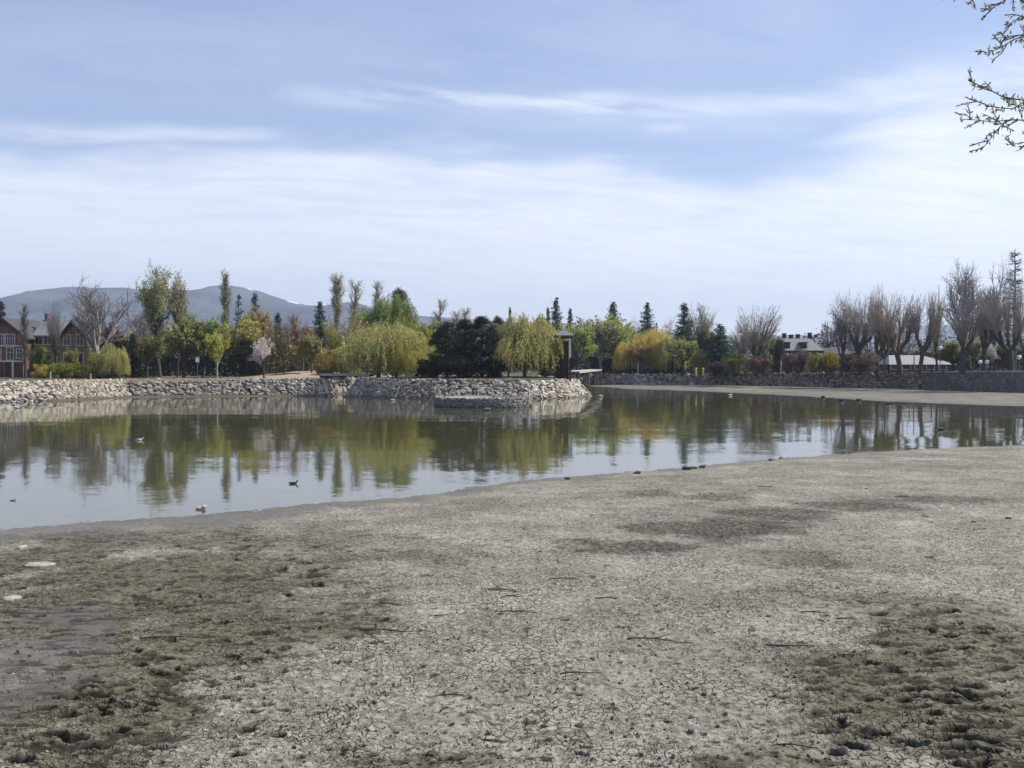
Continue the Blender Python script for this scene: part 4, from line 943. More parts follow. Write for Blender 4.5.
# ------------------------------------------------------------------ hills
def ridge(name, prof, Yr, depth, seed, snow=None, cols=(.032, .034, .036)):
    pxs = np.array([p[0] for p in prof], float); pys = np.array([p[1] for p in prof], float)
    px = np.linspace(pxs[0], pxs[-1], 700); t = np.concatenate([np.linspace(-1, -.3, 60), np.linspace(-.29, .05, 110), np.linspace(.1, 1, 20)])
    PX, T = np.meshgrid(px, t); Yc = Yr * (1 + 0 * PX); hgt = np.interp(PX, pxs, pys); k = np.ones(9) / 9
    sm = np.convolve(np.pad(np.interp(px, pxs, pys), 4, 'edge'), k, 'valid'); sm = sm + (fbm(px / 28., px * 0, seed, 4) - .5) * 4.0
    top = CAMZ + (HZ - sm) / FPX * Yr
    Xw = (PX - 512) / FPX * Yr; Yw = Yr + T * depth
    shape = np.cos(np.clip(T, -1, 1) * PI / 2) ** 1.15
    gul = (fbm(Xw / (depth * .16), Yw / (depth * .3), seed + 5, 5) - .5) * 2
    Z = top[None, :] * shape * (1 + gul * .38 * (1 - shape ** 2) ** .7) - 6 * (1 - shape)
    nr, nc = PX.shape; i = (np.arange(nr - 1)[:, None] * nc + np.arange(nc - 1)[None]).ravel()
    me = mesh_np(name, np.stack([Xw.ravel(), Yw.ravel(), Z.ravel()], 1), [np.stack([i, i + nc, i + nc + 1, i + 1], 1)])
    me.polygons.foreach_set('use_smooth', np.ones(len(me.polygons), bool))
    sn = np.zeros(PX.shape)
    if snow:
        PY = HZ - (Z - CAMZ) / Yw * FPX; n = fbm(PX / 2.2, T * 60, 4, 3) - .5
        for a, b, rx, rt in snow: sn = np.maximum(sn, 1 - smooth(.6, 1.1, np.hypot((PX - a) / rx, (T - b) / rt) + n * 1.1))
    at = me.attributes.new('snow', 'FLOAT', 'POINT'); at.data.foreach_set('value', sn.ravel().astype(np.float32))
    m, tt = new_mat(name + '_mat'); s = tt.new('ShaderNodeAttribute', _attribute_name='snow').outputs['Fac']
    c = tt.mix(tt.ramp(tt.noise(tt.pos, .006, 6., .65), (.4, .62)), c4(cols), c4([q * 2.8 for q in cols])); c = tt.mix(tt.ramp(tt.noise(tt.pos, .03, 4.), (.5, .7, 0., .5)), c, (.025, .032, .022, 1)); c = tt.mix(s, c, (.85, .87, .9, 1))
    tt.set(tt.b, 'Base Color', c); tt.b.inputs['Roughness'].default_value = .95
    return struct(name, me, m)
ridge('mountain', [(-260, 330), (-120, 322), (-30, 318), (10, 313), (40, 300), (75, 288), (100, 290), (130, 288), (150, 291), (190, 292), (228, 288), (240, 287), (262, 293), (290, 301), (310, 307), (335, 306), (362, 304), (385, 312), (430, 317), (480, 321), (560, 328), (640, 336), (760, 346)], 3000, 900, 3,
      [(248, -.1, 7, .05), (259, -.13, 5, .04), (215, -.03, 20, .02), (298, -.07, 7, .035), (205, -.1, 6, .02)])
ridge('far_hills', [(-300, 300), (-120, 306), (-40, 308), (0, 305), (15, 303), (33, 302), (70, 306), (200, 320), (400, 330), (520, 325), (600, 329), (700, 334), (780, 337), (815, 334), (850, 329), (900, 326), (1000, 322), (1100, 318), (1300, 312)], 4000, 500, 8, None, (.055, .055, .045))

# ------------------------------------------------------------------ buildings
def window(root, x, y, z, w, h, frame='plaster', depth=.08, bars=True):
    """in the wall plane y (facing -y)"""
    f = MB(); t = .09
    f.box(x - w / 2 - t, x - w / 2, y - depth, y + .02, z, z + h); f.box(x + w / 2, x + w / 2 + t, y - depth, y + .02, z, z + h)
    f.box(x - w / 2 - t, x + w / 2 + t, y - depth, y + .02, z + h, z + h + t); f.box(x - w / 2 - t - .06, x + w / 2 + t + .06, y - depth - .08, y + .02, z - t, z)
    if bars: f.box(x - .03, x + .03, y - depth * .7, y + .01, z, z + h); f.box(x - w / 2, x - .03, y - depth * .7, y + .01, z + h * .6, z + h * .6 + .05); f.box(x + .03, x + w / 2, y - depth * .7, y + .01, z + h * .6, z + h * .6 + .05)
    fo = link('window', f.mesh('window'), M[frame], root); p = MB(); p.box(x - w / 2, x + w / 2, y - .025, y + .03, z, z + h); link('pane', p.mesh('pane'), M['glass'], fo)
def gable_roof(root, x0, x1, y0, y1, zw, zr, mat, along='y', over=.45, th=.18):
    r = MB()
    if along == 'y':
        c = (x0 + x1) / 2; s = (zr - zw) / ((x1 - x0) / 2); e = over
        r.prism([(x0 - e, zw - s * e), (c, zr), (c, zr + th), (x0 - e, zw - s * e + th)], y0 - over, y1 + over); r.prism([(c, zr), (x1 + e, zw - s * e), (x1 + e, zw - s * e + th), (c, zr + th)], y0 - over, y1 + over)
    else:
        c = (y0 + y1) / 2; s = (zr - zw) / ((y1 - y0) / 2); e = over
        r.prism_x([(y0 - e, zw - s * e), (c, zr), (c, zr + th), (y0 - e, zw - s * e + th)], x0 - over * .2, x1 + over * .2); r.prism_x([(c, zr), (y1 + e, zw - s * e), (y1 + e, zw - s * e + th), (c, zr + th)], x0 - over * .2, x1 + over * .2)
    return link('roof', r.mesh('roof'), M[mat], root)
def brick_house():
    Y = 131.; s = Y / FPX; gz = 1.8; root = thing('brick_house', 'old red brick house with two gables and a grey slate roof on the left bank', 'house', (X(7, Y), Y, gz))
    px = lambda p: (p - 7) * s; zz = lambda py: Zat(py, Y) - gz
    w = MB(); x0, x1 = px(-16), px(25); e, r = zz(336), zz(319)
    w.box(x0, x1, 0, 9, -.3, e); w.prism([(x0, e), (x1, e), ((x0 + x1) / 2, r - .12)], .0, 9); link('wall', w.mesh('wall'), M['brick'], root)['label'] = 'left red brick gable wing'
    gable_roof(root, x0, x1, 0, 9, e, r, 'tiles_dark', over=.5)
    w = MB(); a0, a1 = px(25) + .003, px(56); e2, r2 = zz(334), zz(319.5); w.box(a0, a1, 2.5, 8.5, -.3, e2); w.prism_x([(2.5, e2), (8.5, e2), (5.5, r2 - .1)], a0, a1); link('wall', w.mesh('wall'), M['brick_tan'], root)
    rf = gable_roof(root, a0, a1, 2.5, 8.5, e2, r2, 'slate', 'x', .5)
    c = MB(); c.box(px(26.5), px(29), 5.2, 6, r2 - .3, r2 + .9); c.box(px(26.2), px(29.3), 5.1, 6.1, r2 + .9, r2 + 1.0); link('chimney', c.mesh('chimney'), M['brick'], rf)
    w = MB(); b0, b1 = px(56) + .003, px(84); e3, r3 = zz(338), zz(321); w.box(b0, b1, 1., 9.5, -.3, e3); w.prism([(b0, e3), (b1, e3), ((b0 + b1) / 2, r3 - .12)], 1., 9.5); link('wall', w.mesh('wall'), M['brick_tan'], root)['label'] = 'ochre right gable wing'
    gable_roof(root, b0, b1, 1., 9.5, e3, r3, 'tiles_dark', over=.5)
    # bargeboards and white trim
    tr = MB()
    for (q0, q1, ee, rr, yy) in ((x0, x1, e, r, -.5), (b0, b1, e3, r3, .5)):
        cc = (q0 + q1) / 2; sl = (rr - ee) / ((q1 - q0) / 2)
        tr = MB(); tr.prism([(q0 - .5, ee - .5 * sl - .22), (cc, rr - .22), (cc, rr - .01), (q0 - .5, ee - .5 * sl - .01)], yy - .06, yy - .003); tr.prism([(cc, rr - .22), (q1 + .5, ee - .5 * sl - .22), (q1 + .5, ee - .5 * sl - .01), (cc, rr - .01)], yy - .06, yy - .003); link('bargeboard', tr.mesh('barge'), M['darkwood'], root)
    q = MB()
    for xx in (px(24.6), px(13.2), px(-6)): q.box(xx - .12, xx + .12, -.14, -.002, -.2, zz(362))
    q.box(x0, x1, -.2, -.003, zz(362), zz(360.6)); q.box(x0, x1, -.12, -.003, zz(346.6), zz(345.4)); link('stone_trim', q.mesh('trim'), M['plaster'], root)
    for xx in (px(2.2), px(8), px(13)): window(root, xx, 0, zz(345), .5, 1.3)
    window(root, px(-7), 0, zz(345), .9, 1.3)
    window(root, px(10.5), 0, zz(360), .75, 1.55); window(root, px(-2), 0, zz(360), .75, 1.4); window(root, px(20), 0, zz(358), .7, 1.1)
    d = MB(); d.box(px(14.5), px(23.4), -.06, .02, -.1, zz(363)); link('door', d.mesh('door'), M['redwood'], root)
    d = MB(); d.box(px(5.5), px(12), -.05, .02, -.1, zz(363)); link('door', d.mesh('door'), M['darkwood'], root)
    d = MB(); d.box(px(-5), px(3), -.06, .02, -.1, zz(363)); link('door', d.mesh('door'), M['redwood'], root)
    for xx in (30, 39, 48): window(root, px(xx), 2.5, zz(344), .85, 1.2)
    for xx in (30, 39, 48): window(root, px(xx), 2.5, zz(364), .85, 1.5)
    window(root, px(64), 1., zz(345), .8, 1.3); window(root, px(77), 1., zz(345), .8, 1.3); window(root, px(64), 1., zz(365), .8, 1.5); window(root, px(77), 1., zz(365), .8, 1.5)
brick_house()
def grey_house():
    Y = 188.; s = Y / FPX; x = X(799, Y); gz = float(zg(x, Y)); root = thing('stone_house', 'pale house with a grey hipped roof and dark chimneys behind purple shrubs', 'house', (x, Y, gz)); px = lambda p: (p - 799) * s; zz = lambda py: Zat(py, Y) - gz
    w = MB(); x0, x1 = px(780), px(819); w.box(x0, x1, 0, 7, -.4, zz(350)); link('wall', w.mesh('wall'), M['plaster'], root)
    r = MB(); o = .7; zb, zt = zz(350.5), zz(338); V = [(x0 - o, -o, zb), (x1 + o, -o, zb), (x1 + o, 7 + o, zb), (x0 - o, 7 + o, zb), (x0 + .8, 3, zt), (x1 - .8, 3, zt), (x1 - .8, 4, zt), (x0 + .8, 4, zt)]
    r.add(V, [(0, 1, 5, 4), (1, 2, 6, 5), (2, 3, 7, 6), (3, 0, 4, 7), (4, 5, 6, 7), (3, 2, 1, 0)]); rf = link('roof', r.mesh('roof'), M['slate'], root)
    ev = MB(); ev.box(x0 - o, x1 + o, -o, -o + .12, zb - .45, zb - .004); ev.box(x0 - .02, x1 + .02, -.06, -.01, zb - 1.0, zb - .5); link('eave', ev.mesh('eave'), M['darkwood'], root)
    for p, h in ((789, 333.5), (796, 335), (803, 334.5), (815, 333)):
        c = MB(); a = px(p); c.box(a - .3, a + .3, 3.2, 3.8, zt - .4, zz(h)); c.box(a - .38, a + .38, 3.12, 3.88, zz(h), zz(h) + .15); link('chimney', c.mesh('chimney'), M['brick_dark'], rf)
    for p in (787, 804):                                   # roof dormers
        d = MB(); a = px(p); d.box(a - .5, a + .5, -.1, 1.6, zb + .25, zb + 1.35); d.box(a - .65, a + .65, -.3, 1.8, zb + 1.36, zb + 1.5); dm = link('dormer', d.mesh('dormer'), M['darkwood'], rf)
    for p in (784, 792, 800, 808, 816): window(root, px(p), 0, zz(358.5), .8, 1.1)
    d = MB(); d.box(px(807.5), px(811), -.05, .02, -.1, 2.); link('door', d.mesh('door'), M['redwood'], root)
grey_house()
def tan_house():
    Y = 196.; s = Y / FPX; x = X(836, Y); gz = float(zg(x, Y)); root = thing('tan_house', 'low tan house with a dark roof left of the dense bare clump', 'house', (x, Y, gz)); px = lambda p: (p - 836) * s; zz = lambda py: Zat(py, Y) - gz
    w = MB(); x0, x1 = px(823), px(850); e, r = zz(354), zz(347.5); w.box(x0, x1, 0, 6, -.4, e); w.prism_x([(0, e), (6, e), (3, r - .1)], x0, x1); link('wall', w.mesh('wall'), simple('tan_plaster', (.36, .29, .21), (.42, .34, .25), 1., .9), root)
    rf = gable_roof(root, x0, x1, 0, 6, e, r, 'tiles_dark', 'x', .5); c = MB(); c.box(-.7, -.2, 2.7, 3.3, r - .3, zz(343.5)); c.box(-.78, -.12, 2.62, 3.38, zz(343.5), zz(343.5) + .14); link('chimney', c.mesh('chimney'), M['brick_dark'], rf)
    for p in (828, 836, 844): window(root, px(p), 0, zz(362), .8, 1.)
tan_house()
def pavilion():
    Y = 158.; s = Y / FPX; x = X(924, Y); gz = float(zg(x, Y)); root = thing('pavilion', 'low pavilion with a broad white pitched roof behind the right bank pollards', 'pavilion', (x, Y, gz)); px = lambda p: (p - 924) * s; zz = lambda py: Zat(py, Y) - gz
    x0, x1 = px(889), px(957); w = MB(); w.box(x0 + .6, x1 - .6, .6, 5.4, -.4, zz(364)); link('wall', w.mesh('wall'), M['redwood'], root)
    r = MB(); zb, zt = zz(364.5), zz(355); V = [(x0, 0, zb), (x1, 0, zb), (x1, 6, zb), (x0, 6, zb), (x0 + 1., 3, zt), (x1 - 4.2, 3, zt)]
    r.add(V, [(0, 1, 5, 4), (2, 3, 4, 5), (3, 2, 1, 0)]); r.add(V, [(1, 2, 5), (3, 0, 4)]); link('roof', r.mesh('roof'), simple('white_sheet_roof', (.25, .25, .255), (.31, .31, .31), 2., .6), root)
    for p in (896, 908, 920, 932, 944): window(root, px(p), .6, .55, 1.1, .7, 'white', bars=False)
pavilion()
# rail fence along the right bank
def rail_fence():
    Yb = 127.; x0 = X(878, 142); root = thing('rail_fence', 'low brown rail fence behind the right bank pollards', 'fence', (x0, 142, float(zg(x0, 142)))); n = 14
    P = np.array([(x0 + (X(1040, 126) - x0) * k / n, 142 + (126 - 142) * k / n) for k in range(n + 1)]); Zs = zg(P[:, 0], P[:, 1]); o = np.array(root.location); Q = np.c_[P, Zs] - o
    for q in Q: m = MB(); m.box(q[0] - .06, q[0] + .06, q[1] - .06, q[1] + .06, q[2] - .2, q[2] + .95); link('post', m.mesh('post'), M['darkwood'], root)
    for h in (.4, .82):
        m = MB()
        for a, b in zip(Q[:-1], Q[1:]): m.tube([a + UP * h + np.array([0, -.09, 0]), b + UP * h + np.array([0, -.09, 0])], [.045, .045], 6)
        link('rail', m.mesh('rail'), M['redwood'], root)
rail_fence()
# kiosk at the tip of the island
def kiosk():
    Y = 112.; s = Y / FPX; x = X(564, Y); gz = 1.75; root = thing('kiosk', 'narrow dark brick kiosk with grey hipped roof and white corner post on the island tip', 'kiosk', (x, Y, gz)); px = lambda p: (p - 564) * s; zz = lambda py: Zat(py, Y) - gz
    w = MB(); w.box(px(562.6), px(568.6), .1, 1.1, -.3, zz(341)); link('brick_wall', w.mesh('wall'), M['brick_dark'], root)
    w = MB(); w.box(px(558.5), px(562.5), .3, 1.1, -.3, zz(354)); w.box(px(554.5), px(558.4), .35, 1.0, -.3, zz(363)); link('wing_wall', w.mesh('wing'), M['brick_dark'], root)
    p = MB(); p.box(px(569.), px(570.8), -.12, .07, zz(358), zz(335.5)); link('post', p.mesh('post'), M['white'], root)
    p = MB(); p.box(px(568.9), px(570.9), -.13, .08, -.3, zz(358) - .003); link('post_base', p.mesh('base'), M['darkwood'], root)
    for a in (px(556.5), ): p = MB(); p.box(a, a + .14, 1.35, 1.5, -.3, zz(335.5)); link('post', p.mesh('post'), M['darkwood'], root)
    r = MB(); x0, x1 = px(555), px(574); zb, zt = zz(335.2), zz(330.4); V = [(x0, -.6, zb), (x1, -.6, zb), (x1, 1.9, zb), (x0, 1.9, zb), (px(562), .5, zt), (px(567), .5, zt), (px(567), .8, zt), (px(562), .8, zt)]
    V += [(a, b, c - .14) for a, b, c in V[:4]]
    r.add(V, [(0, 1, 5, 4), (1, 2, 6, 5), (2, 3, 7, 6), (3, 0, 4, 7), (4, 5, 6, 7), (8, 9, 1, 0), (9, 10, 2, 1), (10, 11, 3, 2), (11, 8, 0, 3), (11, 10, 9, 8)]); link('roof', r.mesh('roof'), M['slate'], root)
    b = MB(); b.box(px(556.2), px(572.6), -.2, 1.6, zb - .3, zb - .145); link('roof_beam', b.mesh('beam'), M['darkwood'], root)
kiosk()
def footbridge(a, b, z, label, w=1.4):
    a = np.array(a, float); b = np.array(b, float); L = np.linalg.norm(b - a); ang = math.atan2(b[1] - a[1], b[0] - a[0]); root = thing('footbridge', label, 'bridge', (a[0], a[1], z), ang)
    d = MB(); d.box(0, L, -w / 2, w / 2, -.12, .02); d.box(0, L, -w / 2 - .1, -w / 2 - .003, -.2, .06); d.box(0, L, w / 2 + .003, w / 2 + .1, -.2, .06); link('deck', d.mesh('deck'), M['concrete'], root)
    for y in (-w / 2 + .2, w / 2 - .35): g = MB(); g.box(.05, L - .05, y, y + .15, -.3, -.123); link('girder', g.mesh('girder'), M['darkwood'], root)
    for x in np.arange(.1, L, 32.): g = MB(); g.box(x, x + .4, -w / 4, w / 4, -z + .2, -.304); link('abutment', g.mesh('abutment'), M['rubble_dark'], root)
footbridge((-21.2, 117.3), (-15.6, 117.), 2.42, 'pale flat footbridge from the left bank to the island over the dark channel', 2.6)
footbridge((6.6, 115.5), (14.8, 182.5), 2.7, 'pale flat footbridge from the island tip back to the far bank', 1.5)

# ------------------------------------------------------------------ lamps and signs
def globe_lamp(px, ptop, Y, label, r=.28):
    x = X(px, Y); gz = float(zg(x, Y)); h = Zat(ptop, Y) - gz - r; root = thing('globe_lamp', label, 'lamp', (x, Y, gz), 0, 'globe lamps on the right bank')
    m = MB(); m.tube([(0, 0, -.2), (0, 0, .35), (0, 0, .36), (0, 0, h - .2), (0, 0, h - .19), (0, 0, h - .1)], [.1, .1, .05, .04, .1, .12], 10); link('pole', m.mesh('pole'), M['metal'], root)
    m = MB(); th = np.linspace(-PI / 2 + .3, PI / 2 - .02, 8); m.tube(np.c_[0 * th, 0 * th, h + r * np.sin(th) + .12], r * np.cos(th), 14); link('globe', m.mesh('globe', True), M['white'], root)
globe_lamp(940, 347, 131, 'tall white globe lamp beside the narrow yellowish tree')
globe_lamp(980, 361, 127, 'low white globe lamp left of the black trunk, left of a close pair', .26)
globe_lamp(987, 361, 127.5, 'low white globe lamp left of the black trunk, right of a close pair', .26)
globe_lamp(1019, 356, 126, 'white globe lamp at the right edge beside the black trunk')
def disc_lamp(px, ptop, Y, label, tilt=0.):
    x = X(px, Y); gz = float(zg(x, Y)); h = Zat(ptop, Y) - gz; root = thing('street_lamp', label, 'lamp', (x, Y, gz))
    m = MB(); m.tube([(0, 0, -.2), (0, 0, h * .6), (0, 0, h - .15)], [.09, .06, .05], 10); link('pole', m.mesh('pole'), M['metal'], root)
    m = MB(); m.tube([(0, 0, h - .2), (0, 0, h - .15), (0, 0, h - .05), (0, 0, h)], [.1, .55, .5, .15], 16); o = link('lamp_shade', m.mesh('shade'), M['white'], root); o.rotation_euler = (0, tilt, 0)
disc_lamp(914, 349, 140, 'street lamp with a wide white shade in front of the white-roofed pavilion')
disc_lamp(675, 355, 172, 'grey street lamp with a tilted shade at the foot of the tall spruce', .04)
def sign():
    Y = 121.; x = X(197.5, Y); gz = float(zg(x, Y)); root = thing('sign', 'blank white square sign on a thin pole under the left bank trees', 'sign', (x, Y, gz)); m = MB(); m.tube([(0, 0, -.2), (0, 0, Zat(357.5, Y) - gz)], [.035, .035], 8); link('pole', m.mesh('pole'), M['metal'], root)
    m = MB(); z = Zat(362.2, Y) - gz; m.box(-.2, .2, -.08, -.04, z, z + .56); link('panel', m.mesh('panel'), M['white'], root)
sign()
def marker(px, top, Y, label, mat='white', r=.09):
    x = X(px, Y); gz = float(zg(x, Y)); h = Zat(top, Y) - gz; m = MB(); m.tube([(0, 0, -.15), (0, 0, h * .8), (0, 0, h * .82), (0, 0, h)], [r, r, r * 1.25, r * .9], 8); o = link('bollard', m.mesh('bollard'), M[mat], None, (x, Y, gz)); tag(o, label, 'bollard')
marker(781, 361, 151, 'white bollard on the grass left of the purple shrubs', 'concrete', r=.09)
marker(50.5, 372, 117, 'whitish bollard on the left bank below the brick house', 'concrete', .08)
marker(90.5, 374, 117.5, 'short whitish bollard on the left bank below the whitish bare trunk', 'concrete', .08)
M['yellow'] = simple('yellow_paint', (.6, .48, .16), (.68, .55, .22), 3., .7)
marker(696, 368, 164, 'short pale yellow bollard below the two spruces, left of two', 'yellow', .15)
marker(703, 368, 163.5, 'short pale yellow bollard below the two spruces, right of two', 'yellow', .15)
marker(638, 362, 180, 'white bollard among the golden willows', 'concrete', r=.1)

# ------------------------------------------------------------------ birds and litter
def bird(px, py, L, mat, label, name, cat, rz=0, z=0., group=None):
    Y = (CAMZ - z) * FPX / (py - HZ); m = MB(); s = L
    P = np.array([(-.55, 0, .16), (-.42, 0, .14), (-.25, 0, .12), (0, 0, .11), (.2, 0, .12), (.32, 0, .18), (.36, 0, .28), (.40, 0, .36), (.48, 0, .37), (.56, 0, .345), (.64, 0, .335)]) * s
    R = np.array([.01, .06, .13, .17, .14, .09, .065, .075, .06, .025, .008]) * s; m.tube(P, R, 12)
    o = link(name, m.mesh(name, True), M[mat], None, (X(px, Y), Y, z - .01), rz); tag(o, label, cat, group)
    w = MB()
    for sd in (-1, 1): w.tube(np.array([(-.5, .05 * sd, .19), (-.3, .13 * sd, .19), (0, .165 * sd, .17), (.15, .13 * sd, .15)]) * s, np.array([.015, .05, .06, .02]) * s, 6)
    link('wing', w.mesh('wing', True), M['metal'] if mat == 'white' else M['mudstone'], o)
G = 'gulls resting at the left bank'
bird(13, 402.5, .5, 'white', 'white gull by the left bank, nearest the left edge', 'gull', 'bird', .4, 0, G)
bird(19, 403.3, .5, 'white', 'white gull by the left bank, second from the left edge', 'gull', 'bird', 2.6, 0, G)
bird(31, 401.8, .5, 'white', 'white gull by the left bank, third from the left edge', 'gull', 'bird', 1.2, 0, G)
bird(37, 400.2, .5, 'white', 'white gull by the left bank, closest to the stones', 'gull', 'bird', .2, 0, G)
bird(17, 408.5, .55, 'white', 'white gull swimming below the others on open water', 'gull', 'bird', .1, 0, G)
bird(50, 400.8, .45, 'white', 'white gull by the left bank, rightmost of the flock', 'gull', 'bird', 3., 0, G)
bird(730, 395.6, .55, 'white', 'white gull on the water below the squat spruce', 'gull', 'bird', .3)
bird(139, 440.5, .32, 'white', 'pale duck on the ruffled water at the left', 'duck', 'bird', .2)
bird(293, 484, .26, 'mudstone', 'dark duck floating near the left mud shore', 'duck', 'bird', .1)
bird(941, 430, .45, 'mudstone', 'dark duck floating among the right-hand trunk reflections', 'duck', 'bird', 3.0)
bird(12, 501, .13, 'mudstone', 'tiny dark duckling near the left edge of the water', 'duckling', 'bird', .5)
M['pink'] = simple('pink_plastic', (.5, .36, .34), (.6, .5, .48), 8., .5)
def litter():
    x, Y, z = mudpt(200, 511); m = MB(); rng = np.random.default_rng(4); V = IV * np.array([.1, .06, .05]) * rng.uniform(.6, 1.2, (len(IV), 1)); m.add(V + np.array([0, 0, .05]), IF); V = IV * .05 * rng.uniform(.6, 1.2, (len(IV), 1)); m.add(V + np.array([.09, -.02, .1]), IF)
    o = link('plastic_bag', m.mesh('bag'), M['pink'], None, (x, Y, z)); tag(o, 'crumpled pink plastic bag at the left mud shore', 'litter')
litter()
M['palemud'] = simple('dry_pale_clay', (.2, .18, .13), (.42, .39, .31), 6., .9, .01)
def slab(px, py, L, W, label):
    x, Y, z = mudpt(px, py); m = MB(); rng = np.random.default_rng(px); n = 18; th = np.arange(n) * 2 * PI / n; q = rng.uniform(.8, 1.15, n); V = []
    for k, zz in ((1., -.02), (1., .02), (.8, .035), (.05, .04)): V.append(np.c_[np.cos(th) * q * L / 2 * k, np.sin(th) * q * W / 2 * k, np.full(n, zz)])
    m.add(np.concatenate(V), [(k * n + i, k * n + (i + 1) % n, (k + 1) * n + (i + 1) % n, (k + 1) * n + i) for k in range(3) for i in range(n)])
    o = link('flat_stone', m.mesh('slab'), M['palemud'], None, (x, Y, z)); tag(o, label, 'stone')
slab(39, 566, .46, .42, 'large pale flat oval stone on the dark mud at the left')
slab(21, 548, .12, .25, 'small pale flat stone above the large oval one')
slab(10, 600, .2, .3, 'pale flat stone at the left edge of the mud beside the wet hollow')
slab(395, 0 + 560, .1, .2, 'tiny pale flat stone on the damp strip of mud') if False else None

# dry twigs, and dark clods standing in for shaded pits in the mud
def mud_z_lookup():
    me = bpy.data.objects['lakebed_mud'].data; n = len(me.vertices); a = np.empty(n * 3, np.float32); me.vertices.foreach_get('co', a); a = a.reshape(-1, 3); return a
from mathutils import Vector
from mathutils.bvhtree import BVHTree
LB = bpy.data.objects['lakebed_mud']
rngd = np.random.default_rng(19)
def mudz(x, y):
    ok, loc, nn, idx = LB.ray_cast(Vector((x, y, 3)), Vector((0, 0, -1))); return loc.z if ok else .2
bpy.context.view_layer.update()
M['driedtwig'] = simple('dried_twig', (.03, .025, .02), (.06, .05, .04), 9., .9)
def stick(px, py, L, a, r=.009):
    x, Y, _ = mudpt(px, py); z = mudz(x, Y); m = MB(); n = 5; P = []; q = np.zeros(3); d = np.array([math.cos(a), math.sin(a), 0])
    for i in range(n + 1): P.append(q.copy() - d * L / 2 + UP * (.008 + .012 * math.sin(i))); q = q + d * L / n + rngd.normal(0, L * .035, 3) * np.array([1, 1, .2])
    m.tube(P, r * np.linspace(1, .5, n + 1), 6); b = P[2]; e = norm(d + rngd.normal(0, .6, 3) * np.array([1, 1, .15])); m.tube([b, b + e * L * .18, b + e * L * .3], [r * .7, r * .5, r * .3], 5)
    o = link('twig', m.mesh('twig'), M['driedtwig'], None, (x, Y, z)); tag(o, 'short dry twig lying on the cracked mud', 'twig', 'dry twigs scattered over the mud')
for px, py, L, a in [(388, 632, .7, -.1), (445, 616, .4, .3), (455, 699, .4, .05), (395, 606, .5, -.5), (377, 645, .5, .25), (505, 592, .5, -.2), (515, 597, .4, .3), (575, 660, .4, .8), (583, 677, .45, .1), (497, 742, .35, -.1), (570, 581, .6, 0), (660, 642, .7, -.1),
                     (800, 750, .4, -.2), (833, 755, .3, -.15), (854, 659, .3, -.2), (815, 614, .3, 0), (850, 619, .3, .1), (790, 648, .5, 0), (447, 712, .2, 1.), (170, 640, .7, .1), (610, 600, .4, 0), (905, 497, .5, .2), (770, 487, .6, .1), (520, 615, .5, -.1)]: stick(px, py, L, a)
M['clod'] = simple('pit_shade_dark', (.03, .026, .02), (.06, .052, .04), 9., .95, .01)  # near-black colour stands for the shade inside small pits
clod_me = []
for k in range(5):
    mb = MB(); stone(mb, rngd, (0, 0, .25), np.array([1., 0, 0]), np.array([0, 1., 0]), np.array([0, 0, 1.]), 1.2, 1., .8); me = mb.mesh('clod'); me.materials.append(M['clod']); clod_me.append(me)
def clod(px, py, s):
    x, Y, _ = mudpt(px, py); o = link('pit_shade_clod', clod_me[int(rngd.integers(5))], None, None, (x, Y, mudz(x, Y) - .005), rngd.uniform(0, 6)); s *= .6; o.scale = (s * 1.2, s, s * .55); tag(o, 'near-black clod standing in for a shaded pit in the cracked mud', 'clod', 'dark clods standing in for shaded pits over the mud')
for px, py, s in [(437, 653, .1), (448, 642, .08), (545, 729, .1), (580, 728, .12), (452, 726, .08), (460, 761, .13), (432, 756, .12), (395, 736, .08), (463, 726, .06), (507, 695, .07), (592, 661, .1), (640, 646, .09), (667, 705, .1), (668, 723, .08), (704, 697, .09), (715, 697, .09), (770, 617, .09), (731, 628, .08), (887, 593, .1), (775, 602, .07),
                  (692, 735, .1), (754, 705, .08), (766, 708, .09), (510, 547, .1), (540, 552, .1), (335, 645, .1), (352, 692, .07), (372, 687, .07), (390, 697, .07), (365, 672, .08), (440, 557, .1), (620, 664, .1), (542, 653, .08), (690, 750, .12), (345, 752, .12), (375, 758, .1), (405, 764, .11), (975, 523, .14), (985, 530, .12), (1010, 519, .16), (836, 520, .1), (867, 489, .12), (712, 494, .12), (700, 494, .1)]: clod(px, py, s)
def crumbs():
    n = 5200; px = rngd.uniform(-10, 1034, n); py = 500 + 275 * rngd.uniform(0, 1, n) ** .55
    Y = (CAMZ - .28) * FPX / (py - HZ); x = (px - 512) / FPX * Y
    mb = MB(); base = np.array([(1, 0, 0), (-.6, .8, 0), (-.6, -.8, 0), (.2, .5, .7), (0, -.4, .8), (-.2, 0, -.6)]); F = np.array([(0, 3, 4), (1, 3, 0), (1, 2, 3), (2, 4, 3), (2, 0, 4), (0, 2, 5), (1, 0, 5), (2, 1, 5)])
    for k in range(n):
        s = .006 * (1 + rngd.exponential(.6)); a = rngd.uniform(0, 6.28); R_ = np.array([[math.cos(a), -math.sin(a), 0], [math.sin(a), math.cos(a), 0], [0, 0, 1]])
        mb.add((base * rngd.uniform(.7, 1.3, (6, 3))) @ R_.T * s + np.array([x[k], Y[k], mudz(x[k], Y[k]) + s * .25]), F)
    m, t = new_mat('mud_crumb'); g = t.n.new('ShaderNodeNewGeometry'); t.set(t.b, 'Base Color', t.mix(t.ramp(g.outputs['Random Per Island'], (.2, .8)), (.04, .035, .027, 1), (.2, .185, .15, 1)))
    o = link('mud_crumbs', mb.mesh('crumbs'), m); tag(o, 'loose crumbs of dried mud strewn over the lake bed', 'mud crumbs', None, 'stuff')
crumbs()

